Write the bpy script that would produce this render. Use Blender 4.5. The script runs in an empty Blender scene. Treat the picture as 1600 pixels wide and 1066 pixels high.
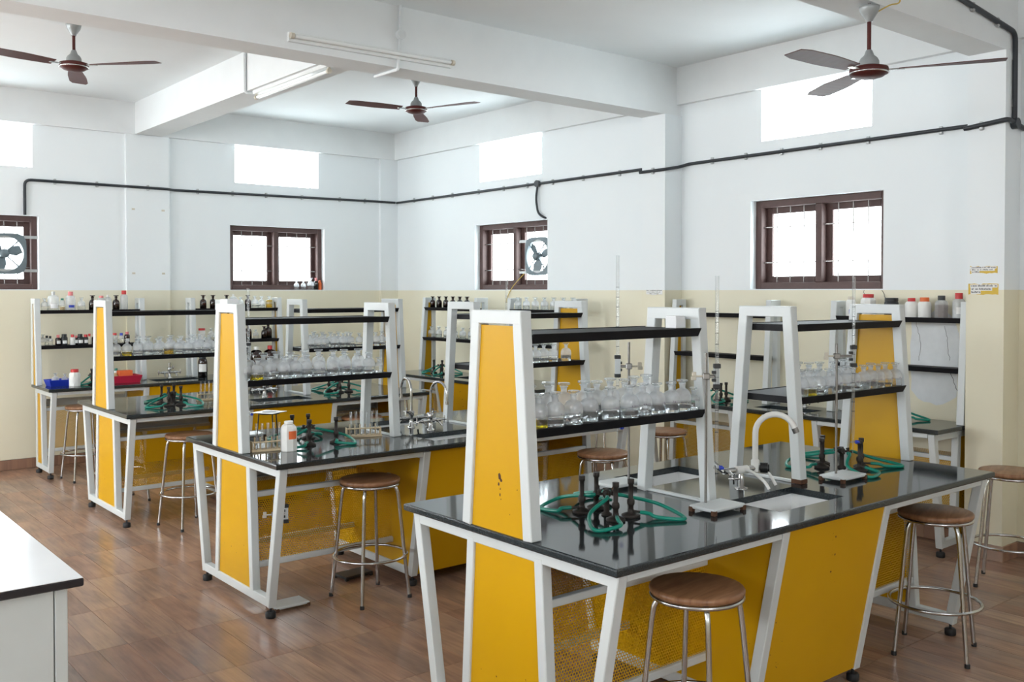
import bpy, math, random
from mathutils import Vector, Matrix
random.seed(7)
C = bpy.context.scene.collection
S = bpy.context.scene
PI = math.pi

# ------------------------------------------------------------------ camera
cam = bpy.data.cameras.new('camera')
cam.sensor_width = 36.0
cam.lens = 1502.4 / 1600 * 36.0
cam.shift_y = -(533.0 - 483.2) / 1600
cam.clip_start = 0.05
camo = bpy.data.objects.new('camera', cam); C.objects.link(camo)
_yaw, _pit = 0.6851, 0.0186
_fw = Vector((math.sin(_yaw)*math.cos(_pit), math.cos(_yaw)*math.cos(_pit), -math.sin(_pit)))
camo.location = (0, 0, 1.7422)
camo.rotation_euler = _fw.to_track_quat('-Z', 'Y').to_euler()
S.camera = camo

# ------------------------------------------------------------------ world, exposure
w = bpy.data.worlds.new('overcast_sky'); S.world = w; w.use_nodes = True
bg = w.node_tree.nodes['Background']
bg.inputs[0].default_value = (0.93, 0.965, 1.0, 1)
bg.inputs[1].default_value = 11.0
S.view_settings.view_transform = 'Standard'
S.view_settings.look = 'None'
S.view_settings.gamma = 1.0
S.view_settings.use_curve_mapping = False
S.view_settings.exposure = 0.74
try:
    S.cycles.max_bounces = 10; S.cycles.diffuse_bounces = 5; S.cycles.glossy_bounces = 5
    S.cycles.transmission_bounces = 8; S.cycles.transparent_max_bounces = 24
    S.cycles.sample_clamp_indirect = 8.0
    S.cycles.use_denoising = True
except Exception: pass

def portal(loc, rot, sx, sy):
    l = bpy.data.lights.new('window_portal', 'AREA'); l.shape = 'RECTANGLE'; l.size = sx; l.size_y = sy
    l.cycles.is_portal = True
    o = bpy.data.objects.new('window_portal', l); C.objects.link(o); o.location = loc; o.rotation_euler = rot
    o['kind'] = 'helper'

# ------------------------------------------------------------------ materials
M = {}
def nodes_of(name):
    m = bpy.data.materials.new(name); m.use_nodes = True
    nt = m.node_tree; b = nt.nodes['Principled BSDF']
    return m, nt, b
def setp(b, **k):
    for n, v in k.items():
        n = {'col': 'Base Color', 'rough': 'Roughness', 'metal': 'Metallic', 'spec': 'Specular IOR Level', 'ior': 'IOR',
             'trans': 'Transmission Weight', 'coat': 'Coat Weight', 'coatr': 'Coat Roughness', 'emi': 'Emission Strength', 'emc': 'Emission Color'}[n]
        if isinstance(v, tuple) and len(v) == 3: v = (*v, 1)
        b.inputs[n].default_value = v
def N(nt, t, **kw):
    n = nt.nodes.new(t)
    for k, v in kw.items():
        if k in n.inputs: n.inputs[k].default_value = v
        else: setattr(n, k, v)
    return n
def mixc(nt, fac, a, b):
    m = nt.nodes.new('ShaderNodeMix'); m.data_type = 'RGBA'
    for s, v in ((0, fac), (6, a), (7, b)):
        if isinstance(v, (int, float)): m.inputs[s].default_value = v
        elif isinstance(v, tuple): m.inputs[s].default_value = (*v, 1)
        else: nt.links.new(v, m.inputs[s])
    return m.outputs[2]
def ramp(nt, src, stops):
    r = nt.nodes.new('ShaderNodeValToRGB'); el = r.color_ramp.elements
    while len(el) > 1: el.remove(el[-1])
    el[0].position = stops[0][0]; el[0].color = (*stops[0][1], 1)
    for p, c in stops[1:]:
        e = el.new(p); e.color = (*c, 1)
    nt.links.new(src, r.inputs[0]); return r.outputs[0]
def bump(nt, b, src, strength, dist=0.01):
    n = N(nt, 'ShaderNodeBump'); n.inputs['Strength'].default_value = strength; n.inputs['Distance'].default_value = dist
    nt.links.new(src, n.inputs['Height']); nt.links.new(n.outputs[0], b.inputs['Normal'])
def simple(name, col, rough=0.5, metal=0.0, var=0.06, scale=25.0, **k):
    """procedural: colour with a slight noise mottling"""
    m, nt, b = nodes_of(name); setp(b, rough=rough, metal=metal, **k)
    tc = N(nt, 'ShaderNodeTexCoord'); no = N(nt, 'ShaderNodeTexNoise', Scale=scale, Detail=3.0)
    nt.links.new(tc.outputs['Object'], no.inputs['Vector'])
    lo = tuple(c*(1-var) for c in col); hi = tuple(min(1, c*(1+var)) for c in col)
    nt.links.new(mixc(nt, no.outputs[0], lo, hi), b.inputs['Base Color'])
    M[name] = m; return m

simple('plaster_white', (0.83, 0.865, 0.875), 0.85, var=0.025, scale=3)
simple('beam_white', (0.80, 0.825, 0.83), 0.85, var=0.04, scale=5)
simple('powder_white', (0.62, 0.655, 0.655), 0.38, var=0.03, scale=8)
simple('black_shelf', (0.010, 0.010, 0.012), 0.6, var=0.3, spec=0.25)
simple('ceramic', (0.86, 0.87, 0.86), 0.12, var=0.02)
simple('chrome', (0.55, 0.55, 0.545), 0.2, 1.0, var=0.08, scale=40)
simple('steel', (0.27, 0.26, 0.25), 0.35, 1.0, var=0.15, scale=60)
simple('cast_iron', (0.035, 0.028, 0.024), 0.55, 0.3, var=0.35, scale=60)
simple('hose_green', (0.004, 0.24, 0.17), 0.32, var=0.1)
simple('rubber_black', (0.012, 0.012, 0.013), 0.6, var=0.2)
simple('conduit_black', (0.02, 0.024, 0.03), 0.45, var=0.2)
simple('conduit_white', (0.72, 0.75, 0.76), 0.5, var=0.08, scale=30)
simple('clip_grey', (0.45, 0.46, 0.46), 0.4, 0.6)
simple('window_brown', (0.085, 0.045, 0.04), 0.55, var=0.25, scale=15)
simple('fan_brown', (0.085, 0.02, 0.017), 0.5, var=0.15, spec=0.25)
simple('fan_grey', (0.33, 0.35, 0.35), 0.35, 0.2, var=0.1)
simple('exhaust_grey', (0.16, 0.20, 0.22), 0.45, 0.3, var=0.15)
simple('plastic_white', (0.80, 0.80, 0.77), 0.4)
simple('plastic_cream', (0.62, 0.57, 0.47), 0.5)
simple('cap_red', (0.55, 0.03, 0.03), 0.4)
simple('cap_orange', (0.72, 0.14, 0.03), 0.4)
simple('cap_blue', (0.02, 0.05, 0.45), 0.4)
simple('cap_black', (0.015, 0.017, 0.018), 0.4)
simple('cap_green', (0.02, 0.22, 0.16), 0.4)
simple('cap_pink', (0.72, 0.22, 0.22), 0.45)
simple('tray_blue', (0.01, 0.035, 0.42), 0.4)
simple('tray_red', (0.55, 0.02, 0.06), 0.4)
simple('paper', (0.82, 0.83, 0.84), 0.8, var=0.04)
simple('paper_yellow', (0.70, 0.48, 0.08), 0.8, var=0.1)
simple('label_orange', (0.80, 0.16, 0.04), 0.6)
simple('ink', (0.02, 0.02, 0.025), 0.7)
simple('ink_purple', (0.08, 0.03, 0.09), 0.7)
simple('brass_wire', (0.60, 0.42, 0.08), 0.5)
simple('rack_wood', (0.62, 0.50, 0.32), 0.6, var=0.15, scale=40)
simple('solution_tan', (0.55, 0.40, 0.20), 0.4)
simple('laminate', (0.84, 0.85, 0.86), 0.16, var=0.03, scale=6)
simple('laminate_edge', (0.015, 0.013, 0.016), 0.4)
simple('cabinet_grey', (0.62, 0.66, 0.65), 0.5, var=0.04, scale=6)
simple('charcoal_fill', (0.02, 0.02, 0.024), 0.5, var=0.2)
simple('rust', (0.09, 0.04, 0.02), 0.9, var=0.4, scale=60)
simple('tube_off', (0.84, 0.86, 0.85), 0.2, var=0.03)
simple('grey_plaster', (0.71, 0.74, 0.755), 0.85, var=0.1, scale=14)
simple('sticker_white', (0.80, 0.80, 0.78), 0.6)

def mk_wall():
    m, nt, b = nodes_of('wall_paint'); setp(b, rough=0.8)
    g = N(nt, 'ShaderNodeNewGeometry'); sp = N(nt, 'ShaderNodeSeparateXYZ'); nt.links.new(g.outputs['Position'], sp.inputs[0])
    no = N(nt, 'ShaderNodeTexNoise', Scale=1.6, Detail=4.0); nt.links.new(g.outputs['Position'], no.inputs['Vector'])
    gt = N(nt, 'ShaderNodeMath', operation='GREATER_THAN'); gt.inputs[1].default_value = 1.752
    nt.links.new(sp.outputs[2], gt.inputs[0])
    cr = mixc(nt, no.outputs[0], (0.77, 0.725, 0.55), (0.82, 0.785, 0.64))
    wh = mixc(nt, no.outputs[0], (0.80, 0.845, 0.865), (0.85, 0.885, 0.895))
    nt.links.new(mixc(nt, gt.outputs[0], cr, wh), b.inputs['Base Color'])
    n2 = N(nt, 'ShaderNodeTexNoise', Scale=60.0, Detail=3.0); nt.links.new(g.outputs['Position'], n2.inputs['Vector'])
    bump(nt, b, n2.outputs[0], 0.08, 0.003)
    M['wall_paint'] = m
mk_wall()

def mk_yellow():
    m, nt, b = nodes_of('yellow_paint'); setp(b, rough=0.36, spec=0.22)
    tc = N(nt, 'ShaderNodeTexCoord')
    n1 = N(nt, 'ShaderNodeTexNoise', Scale=4.0, Detail=2.0); nt.links.new(tc.outputs['Object'], n1.inputs['Vector'])
    base = mixc(nt, n1.outputs[0], (0.59, 0.318, 0.002), (0.64, 0.352, 0.004))
    n2 = N(nt, 'ShaderNodeTexNoise', Scale=75.0, Detail=1.0); nt.links.new(tc.outputs['Object'], n2.inputs['Vector'])
    n3 = N(nt, 'ShaderNodeTexNoise', Scale=5.0, Detail=2.0); nt.links.new(tc.outputs['Object'], n3.inputs['Vector'])
    mul = N(nt, 'ShaderNodeMath', operation='MULTIPLY'); nt.links.new(n2.outputs[0], mul.inputs[0]); nt.links.new(n3.outputs[0], mul.inputs[1])
    gt = N(nt, 'ShaderNodeMath', operation='GREATER_THAN'); gt.inputs[1].default_value = 0.495; nt.links.new(mul.outputs[0], gt.inputs[0])
    nt.links.new(mixc(nt, gt.outputs[0], base, (0.10, 0.045, 0.01)), b.inputs['Base Color'])
    M['yellow_paint'] = m
mk_yellow()

def mk_granite():
    m, nt, b = nodes_of('granite'); setp(b, rough=0.09)
    tc = N(nt, 'ShaderNodeTexCoord')
    n1 = N(nt, 'ShaderNodeTexNoise', Scale=220.0, Detail=2.0); nt.links.new(tc.outputs['Object'], n1.inputs['Vector'])
    c = ramp(nt, n1.outputs[0], [(0.35, (0.016, 0.020, 0.022)), (0.6, (0.030, 0.038, 0.042)), (0.75, (0.075, 0.085, 0.09))])
    nt.links.new(c, b.inputs['Base Color'])
    n2 = N(nt, 'ShaderNodeTexNoise', Scale=3.5, Detail=5.0); nt.links.new(tc.outputs['Object'], n2.inputs['Vector'])
    mr = N(nt, 'ShaderNodeMapRange'); mr.inputs['To Min'].default_value = 0.02; mr.inputs['To Max'].default_value = 0.12
    nt.links.new(n2.outputs[0], mr.inputs['Value']); nt.links.new(mr.outputs[0], b.inputs['Roughness'])
    M['granite'] = m
mk_granite()

def mk_wood(name, c1, c2, c3, rough):
    m, nt, b = nodes_of(name); setp(b, rough=rough)
    tc = N(nt, 'ShaderNodeTexCoord'); mp = N(nt, 'ShaderNodeMapping'); mp.inputs['Scale'].default_value = (4, 30, 4)
    nt.links.new(tc.outputs['Object'], mp.inputs['Vector'])
    n1 = N(nt, 'ShaderNodeTexNoise', Scale=1.6, Detail=5.0, Distortion=0.6); nt.links.new(mp.outputs[0], n1.inputs['Vector'])
    c = ramp(nt, n1.outputs[0], [(0.3, c1), (0.5, c2), (0.72, c3)])
    nt.links.new(c, b.inputs['Base Color']); M[name] = m
mk_wood('stool_wood', (0.19, 0.085, 0.04), (0.27, 0.13, 0.062), (0.35, 0.185, 0.095), 0.38)

def mk_plank():
    m, nt, b = nodes_of('plank_tile'); setp(b, rough=0.24)
    g = N(nt, 'ShaderNodeNewGeometry'); oi = N(nt, 'ShaderNodeObjectInfo')
    at = N(nt, 'ShaderNodeAttribute'); at.attribute_name = 'pl'
    add = N(nt, 'ShaderNodeMath', operation='ADD'); nt.links.new(oi.outputs['Random'], add.inputs[0]); nt.links.new(at.outputs['Fac'], add.inputs[1])
    fr = N(nt, 'ShaderNodeMath', operation='FRACT'); nt.links.new(add.outputs[0], fr.inputs[0])
    base = ramp(nt, fr.outputs[0], [(0.0, (0.285, 0.158, 0.108)), (0.25, (0.36, 0.218, 0.152)), (0.5, (0.29, 0.180, 0.130)), (0.75, (0.385, 0.250, 0.178)), (1.0, (0.29, 0.165, 0.112))])
    comb = N(nt, 'ShaderNodeCombineXYZ'); nt.links.new(fr.outputs[0], comb.inputs[0]); nt.links.new(fr.outputs[0], comb.inputs[1])
    sc = N(nt, 'ShaderNodeVectorMath', operation='SCALE'); sc.inputs['Scale'].default_value = 37.0; nt.links.new(comb.outputs[0], sc.inputs[0])
    ad = N(nt, 'ShaderNodeVectorMath', operation='ADD'); nt.links.new(g.outputs['Position'], ad.inputs[0]); nt.links.new(sc.outputs[0], ad.inputs[1])
    mp = N(nt, 'ShaderNodeMapping'); mp.inputs['Scale'].default_value = (26, 2.2, 1); nt.links.new(ad.outputs[0], mp.inputs['Vector'])
    n1 = N(nt, 'ShaderNodeTexNoise', Scale=1.5, Detail=6.0, Distortion=0.9); nt.links.new(mp.outputs[0], n1.inputs['Vector'])
    mp2 = N(nt, 'ShaderNodeMapping'); mp2.inputs['Scale'].default_value = (7, 2.5, 1); nt.links.new(ad.outputs[0], mp2.inputs['Vector'])
    n2 = N(nt, 'ShaderNodeTexNoise', Scale=1.0, Detail=3.0); nt.links.new(mp2.outputs[0], n2.inputs['Vector'])
    k = ramp(nt, n1.outputs[0], [(0.25, (0.80, 0.80, 0.82)), (0.5, (1, 1, 1)), (0.75, (1.16, 1.15, 1.12))])
    k2 = ramp(nt, n2.outputs[0], [(0.3, (0.74, 0.76, 0.80)), (0.7, (1.2, 1.15, 1.08))])
    mm = nt.nodes.new('ShaderNodeMix'); mm.data_type = 'RGBA'; mm.blend_type = 'MULTIPLY'; mm.inputs[0].default_value = 1
    nt.links.new(base, mm.inputs[6]); nt.links.new(k, mm.inputs[7])
    m3 = nt.nodes.new('ShaderNodeMix'); m3.data_type = 'RGBA'; m3.blend_type = 'MULTIPLY'; m3.inputs[0].default_value = 1
    nt.links.new(mm.outputs[2], m3.inputs[6]); nt.links.new(k2, m3.inputs[7])
    nt.links.new(m3.outputs[2], b.inputs['Base Color'])
    bump(nt, b, n1.outputs[0], 0.07, 0.003)
    M['plank_tile'] = m
mk_plank()
simple('grout', (0.06, 0.045, 0.04), 0.9)

def mk_thin(name, col, edge, haze=0.0, gloss=0.03, low=None):
    """thin-walled glass: see-through with Fresnel reflection, darker rim, and an optional whitish haze (on bottles it stands in for window light)"""
    m = bpy.data.materials.new(name); m.use_nodes = True; nt = m.node_tree; nt.nodes.clear()
    out = N(nt, 'ShaderNodeOutputMaterial')
    lw = N(nt, 'ShaderNodeLayerWeight', Blend=0.35)
    tr = N(nt, 'ShaderNodeBsdfTransparent'); nt.links.new(mixc(nt, lw.outputs['Facing'], col, edge), tr.inputs[0])
    gl = N(nt, 'ShaderNodeBsdfGlossy', Roughness=gloss)
    l5 = N(nt, 'ShaderNodeLayerWeight', Blend=0.5)      # Schlick fresnel from the facing ratio, same on both sides of a thin wall
    pw = N(nt, 'ShaderNodeMath', operation='POWER'); pw.inputs[1].default_value = 5.0; pw.use_clamp = True; nt.links.new(l5.outputs['Facing'], pw.inputs[0])
    fz = N(nt, 'ShaderNodeMath', operation='MULTIPLY_ADD'); fz.use_clamp = True; fz.inputs[1].default_value = 0.90; fz.inputs[2].default_value = 0.08; nt.links.new(pw.outputs[0], fz.inputs[0])
    mx = N(nt, 'ShaderNodeMixShader'); nt.links.new(fz.outputs[0], mx.inputs[0]); nt.links.new(tr.outputs[0], mx.inputs[1]); nt.links.new(gl.outputs[0], mx.inputs[2])
    last = mx.outputs[0]
    if haze:
        df = N(nt, 'ShaderNodeBsdfTranslucent'); df.inputs[0].default_value = (0.96, 0.98, 1, 1)
        d2 = N(nt, 'ShaderNodeBsdfDiffuse'); d2.inputs[0].default_value = (0.95, 0.97, 0.99, 1)
        a = N(nt, 'ShaderNodeMixShader'); a.inputs[0].default_value = 0.4; nt.links.new(df.outputs[0], a.inputs[1]); nt.links.new(d2.outputs[0], a.inputs[2])
        no = N(nt, 'ShaderNodeTexNoise', Scale=55.0, Detail=3.0); tc = N(nt, 'ShaderNodeTexCoord'); nt.links.new(tc.outputs['Object'], no.inputs['Vector'])
        mr = N(nt, 'ShaderNodeMapRange'); mr.inputs['To Min'].default_value = 0.85; mr.inputs['To Max'].default_value = 1.15; nt.links.new(no.outputs[0], mr.inputs['Value'])
        sx = N(nt, 'ShaderNodeSeparateXYZ'); nt.links.new(tc.outputs['Object'], sx.inputs[0])
        zr = N(nt, 'ShaderNodeMapRange'); zr.inputs['From Min'].default_value = 0.034; zr.inputs['From Max'].default_value = 0.05
        zr.inputs['To Min'].default_value = haze if low is None else low; zr.inputs['To Max'].default_value = haze; nt.links.new(sx.outputs[2], zr.inputs['Value'])
        hm = N(nt, 'ShaderNodeMath', operation='MULTIPLY'); nt.links.new(mr.outputs[0], hm.inputs[0]); nt.links.new(zr.outputs[0], hm.inputs[1])
        b2 = N(nt, 'ShaderNodeMixShader'); nt.links.new(hm.outputs[0], b2.inputs[0]); nt.links.new(last, b2.inputs[1]); nt.links.new(a.outputs[0], b2.inputs[2]); last = b2.outputs[0]
    nt.links.new(last, out.inputs[0]); M[name] = m
mk_thin('bottle_glass', (0.985, 0.99, 0.99), (0.80, 0.85, 0.87), haze=0.44, low=0.06)  # haze paints in the white of bright windows caught by the glass
mk_thin('tube_glass', (0.97, 0.98, 0.98), (0.62, 0.66, 0.68), haze=0.10)
mk_thin('stopper_glass', (0.95, 0.97, 0.98), (0.66, 0.72, 0.74), haze=0.22)
mk_thin('amber_glass', (0.17, 0.045, 0.012), (0.045, 0.012, 0.005))
mk_thin('dusty_plastic', (0.86, 0.87, 0.87), (0.62, 0.64, 0.64), haze=0.45, gloss=0.2)
mk_thin('pane_glass', (0.96, 0.98, 0.98), (0.75, 0.82, 0.82))
def mk_liq(name, col):
    m, nt, b = nodes_of(name); setp(b, col=col, rough=0.0, ior=1.33, trans=1.0)
    no = N(nt, 'ShaderNodeTexNoise', Scale=3.0); tc = N(nt, 'ShaderNodeTexCoord'); nt.links.new(tc.outputs['Object'], no.inputs['Vector'])
    nt.links.new(mixc(nt, no.outputs[0], tuple(c*0.97 for c in col), col), b.inputs['Base Color']); M[name] = m
mk_liq('liquid_clear', (0.93, 0.96, 0.98))
mk_liq('liquid_yellow', (0.80, 0.60, 0.0))
mk_liq('liquid_amber', (0.80, 0.50, 0.02))

# ------------------------------------------------------------------ mesh helpers
class MB:
    def __init__(s): s.v = []; s.f = []; s.sm = []
    def add(s, vs, fs, smooth=False, mat=None):
        o = len(s.v)
        s.v += [tuple((mat @ Vector(v)) if mat is not None else v) for v in vs]
        s.f += [tuple(i+o for i in f) for f in fs]; s.sm += [smooth]*len(fs); return s
    def box(s, a, b, ch=0.0, mat=None):
        x0, y0, z0 = (min(a[i], b[i]) for i in range(3)); x1, y1, z1 = (max(a[i], b[i]) for i in range(3))
        if ch <= 0:
            vs = [(x0,y0,z0),(x1,y0,z0),(x1,y1,z0),(x0,y1,z0),(x0,y0,z1),(x1,y0,z1),(x1,y1,z1),(x0,y1,z1)]
            return s.add(vs, [(3,2,1,0),(4,5,6,7),(0,1,5,4),(1,2,6,5),(2,3,7,6),(3,0,4,7)], False, mat)
        c = min(ch, (x1-x0)/2.01, (y1-y0)/2.01, (z1-z0)/2.01)
        vs = []; idx = {}
        for ix in (0,1):
            for iy in (0,1):
                for iz in (0,1):
                    X = (x0,x1)[ix]; Y = (y0,y1)[iy]; Z = (z0,z1)[iz]
                    dx = c if ix == 0 else -c; dy = c if iy == 0 else -c; dz = c if iz == 0 else -c
                    for k, p in enumerate(((X,Y+dy,Z+dz),(X+dx,Y,Z+dz),(X+dx,Y+dy,Z))):
                        idx[ix,iy,iz,k] = len(vs); vs.append(p)
        fs = []
        I = lambda a,b_,c_,k: idx[a,b_,c_,k]
        for i in (0,1):
            q = [I(i,0,0,0),I(i,1,0,0),I(i,1,1,0),I(i,0,1,0)]; fs.append(q if i else q[::-1])
            q = [I(0,i,0,1),I(0,i,1,1),I(1,i,1,1),I(1,i,0,1)]; fs.append(q if i else q[::-1])
            q = [I(0,0,i,2),I(1,0,i,2),I(1,1,i,2),I(0,1,i,2)]; fs.append(q if i else q[::-1])
        for a_ in (0,1):
            for b_ in (0,1):
                q = [I(0,a_,b_,1),I(1,a_,b_,1),I(1,a_,b_,2),I(0,a_,b_,2)]; fs.append(q if a_ != b_ else q[::-1])
                q = [I(a_,0,b_,0),I(a_,1,b_,0),I(a_,1,b_,2),I(a_,0,b_,2)]; fs.append(q if a_ == b_ else q[::-1])
                q = [I(a_,b_,0,0),I(a_,b_,1,0),I(a_,b_,1,1),I(a_,b_,0,1)]; fs.append(q if a_ != b_ else q[::-1])
                for c_ in (0,1):
                    q = [I(a_,b_,c_,0),I(a_,b_,c_,1),I(a_,b_,c_,2)]; fs.append(q if (a_+b_+c_) % 2 == 1 else q[::-1])
        return s.add(vs, fs, False, mat)
    def bar(s, p, q, w, h, up=(0,0,1), ch=0.003):
        """square tube from p to q; w along side axis, h along up axis"""
        p = Vector(p); q = Vector(q); d = q-p; L = d.length; z = d.normalized(); u = Vector(up)
        x = u.cross(z); x = x.normalized() if x.length > 1e-6 else Vector((1,0,0)); y = z.cross(x)
        m = Matrix(((x.x,y.x,z.x,p.x),(x.y,y.y,z.y,p.y),(x.z,y.z,z.z,p.z),(0,0,0,1)))
        return s.box((-w/2,-h/2,0), (w/2,h/2,L), ch, m)
    def prism(s, poly, a, b, axis):
        """extrude a 2D polygon (list of (u,v)) along axis from a to b"""
        def P(u, v, t): return {'x': (t,u,v), 'y': (u,t,v), 'z': (u,v,t)}[axis]
        n = len(poly); vs = [P(u,v,a) for u,v in poly] + [P(u,v,b) for u,v in poly]
        fs = [tuple(range(n))[::-1], tuple(range(n,2*n))] + [(i,(i+1)%n,(i+1)%n+n,i+n) for i in range(n)]
        return s.add(vs, fs)
    def lathe(s, prof, n=16, mat=None, cap0=True, cap1=True, smooth=True):
        vs = []; fs = []
        for r, z in prof:
            for i in range(n):
                a = 2*PI*i/n; vs.append((r*math.cos(a), r*math.sin(a), z))
        for k in range(len(prof)-1):
            for i in range(n):
                j = (i+1) % n; fs.append((k*n+i, k*n+j, (k+1)*n+j, (k+1)*n+i))
        s.add(vs, fs, smooth, mat)
        if cap0 and prof[0][0] > 1e-5: s.add(vs[:n], [tuple(range(n))[::-1]], False, mat)
        if cap1 and prof[-1][0] > 1e-5: s.add(vs[-n:], [tuple(range(n))], False, mat)
        return s
    def tube(s, pts, r, n=8, closed=False, caps=True):
        P = [Vector(p) for p in pts]; m = len(P); vs = []; fs = []
        u = None
        for i in range(m):
            if closed: d = P[(i+1)%m]-P[i-1]
            else: d = P[min(i+1,m-1)]-P[max(i-1,0)]
            d = d.normalized()
            if u is None:
                u = d.cross(Vector((0,0,1)));
                if u.length < 1e-3: u = d.cross(Vector((1,0,0)))
            u = (u - d*u.dot(d)).normalized(); v = d.cross(u)
            rr = r[i] if isinstance(r, (list,tuple)) else r
            for k in range(n):
                a = 2*PI*k/n; vs.append(tuple(P[i] + u*math.cos(a)*rr + v*math.sin(a)*rr))
        for i in range(m if closed else m-1):
            i2 = (i+1) % m
            for k in range(n):
                j = (k+1) % n; fs.append((i*n+k, i*n+j, i2*n+j, i2*n+k))
        s.add(vs, fs, True)
        if caps and not closed:
            s.add(vs[:n], [tuple(range(n))[::-1]]); s.add(vs[-n:], [tuple(range(n))])
        return s
    def cyl(s, p, q, r, n=12): return s.tube([p, q], r, n)
    def mesh(s, name, mat):
        me = bpy.data.meshes.new(name); me.from_pydata(s.v, [], s.f)
        me.polygons.foreach_set('use_smooth', s.sm); me.materials.append(M[mat]); me.update(); return me
    def build(s, name, mat, parent=None, **k): return obj(name, s.mesh(name, mat), parent, **k)

def obj(name, me, parent=None, loc=None, rotz=0.0, label=None):
    o = bpy.data.objects.new(name, me); C.objects.link(o)
    if parent is not None: o.parent = parent
    if loc is not None: o.location = loc
    if rotz: o.rotation_euler = (0,0,rotz)
    if label: o['label'] = label
    return o
def tag(o, label, cat, group=None):
    o['label'] = label; o['category'] = cat
    if group: o['group'] = group
    return o
def thing(name, label, cat, loc=(0,0,0), rotz=0.0, group=None):
    o = bpy.data.objects.new(name, None); C.objects.link(o); o.empty_display_size = 0.1
    o.location = loc; o.rotation_euler = (0,0,rotz); return tag(o, label, cat, group)
def struct(o, label=None):
    o['kind'] = 'structure'
    if label: o['label'] = label
    return o
def dup(root, loc, rotz=0.0, label=None, group=None, scale=None):
    r = root.copy(); C.objects.link(r); r.location = loc; r.rotation_euler = (0,0,rotz)
    if scale is not None: r.scale = (scale,)*3 if not isinstance(scale, tuple) else scale
    if label: r['label'] = label
    if group: r['group'] = group
    for ch in root.children:
        c = ch.copy(); C.objects.link(c); c.parent = r
        for g in ch.children:
            d = g.copy(); C.objects.link(d); d.parent = c
    return r
def crom(pts, n=6):
    P = [Vector(p) for p in pts]; out = []
    for i in range(len(P)-1):
        a = P[max(i-1,0)]; b = P[i]; c = P[i+1]; d = P[min(i+2,len(P)-1)]
        for k in range(n):
            t = k/n
            out.append(0.5*((2*b)+(c-a)*t+(2*a-5*b+4*c-d)*t*t+(3*b-a-3*c+d)*t**3))
    out.append(P[-1]); return out
_txt = {}
def text_tris(txt, size):
    if (txt,size) in _txt: return _txt[txt,size]
    cu = bpy.data.curves.new('txt', 'FONT'); cu.body = txt; cu.size = size; cu.align_x = 'CENTER'; cu.align_y = 'CENTER'; cu.resolution_u = 2
    o = bpy.data.objects.new('txt', cu); me = bpy.data.meshes.new_from_object(o)
    r = ([tuple(v.co) for v in me.vertices], [tuple(p.vertices) for p in me.polygons])
    bpy.data.objects.remove(o); bpy.data.curves.remove(cu); bpy.data.meshes.remove(me)
    _txt[txt,size] = r; return r
def text_on_cyl(txt, size, r, z):
    vs, fs = text_tris(txt, size); mb = MB()
    mb.add([(r*math.sin(x/r), -r*math.cos(x/r), z+y) for x,y,_ in vs], fs); return mb

# ------------------------------------------------------------------ room dimensions (metres)
XR, YB = 6.55, 10.33            # right wall, back wall
XL, YF = -4.2, -3.4             # left wall and the wall behind the camera (out of view)
ZC, ZB, ZM = 3.71, 3.382, 3.285
T = 0.23
SILL, HEAD, CS, CH = 1.76, 2.485, 2.962, 3.385

def wall_with_holes(name, axis, at, thick, u0, u1, holes, z1=ZC):
    """wall in plane axis=at, running u0..u1, with rectangular openings (ua,ub,za,zb)"""
    us = sorted({u0,u1,*[h[0] for h in holes],*[h[1] for h in holes]}); zs = sorted({-0.02,z1,*[h[2] for h in holes],*[h[3] for h in holes]})
    mb = MB()
    for i in range(len(us)-1):
        # merge cells vertically
        k = 0
        while k < len(zs)-1:
            uc = (us[i]+us[i+1])/2
            def solid(kk): return not any(h[0] < uc < h[1] and h[2] < (zs[kk]+zs[kk+1])/2 < h[3] for h in holes)
            if not solid(k): k += 1; continue
            e = k
            while e+1 < len(zs)-1 and solid(e+1): e += 1
            a, b = sorted((at, at+thick))
            if axis == 'x': mb.box((a,us[i],zs[k]), (b,us[i+1],zs[e+1]))
            else: mb.box((us[i],a,zs[k]), (us[i+1],b,zs[e+1]))
            k = e+1
    return struct(mb.build(name, 'wall_paint'))

BWIN = [(1.30,2.40),(4.37,5.545)]; BCLE = [(1.31,2.346),(4.432,5.466)]
RWIN = [(7.44,8.68),(3.73,4.905)]; RCLE = [(7.53,8.585),(3.826,4.804)]
wb = wall_with_holes('wall_back', 'y', YB, T, XL, XR+T, [(a,b,SILL,HEAD) for a,b in BWIN]+[(a,b,CS,CH) for a,b in BCLE]+[(-3.2,-0.6,SILL,HEAD),(-3.0,-0.8,CS,CH)])  # last two openings are added out of view to brighten the room
wr = wall_with_holes('wall_right', 'x', XR, T, YF, YB, [(a,b,SILL,HEAD) for a,b in RWIN]+[(a,b,CS,CH) for a,b in RCLE])
wl = wall_with_holes('wall_left', 'x', XL, -T, YF, YB, [(6.0,9.0,1.1,2.45),(0.2,4.6,2.55,3.3)])  # unseen openings, added to let in more light from the left
wf = wall_with_holes('wall_front', 'y', YF, -T, XL, XR, [(-1.6,1.6,2.5,3.2)])  # unseen high opening, added for front light on beams and ceiling
for o, l in ((wb,'white back wall with cream lower half and two windows'),(wr,'white right wall with cream lower half and barred windows'),(wl,'left wall of the room'),(wf,'wall behind the viewer')): o['label'] = l

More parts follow.
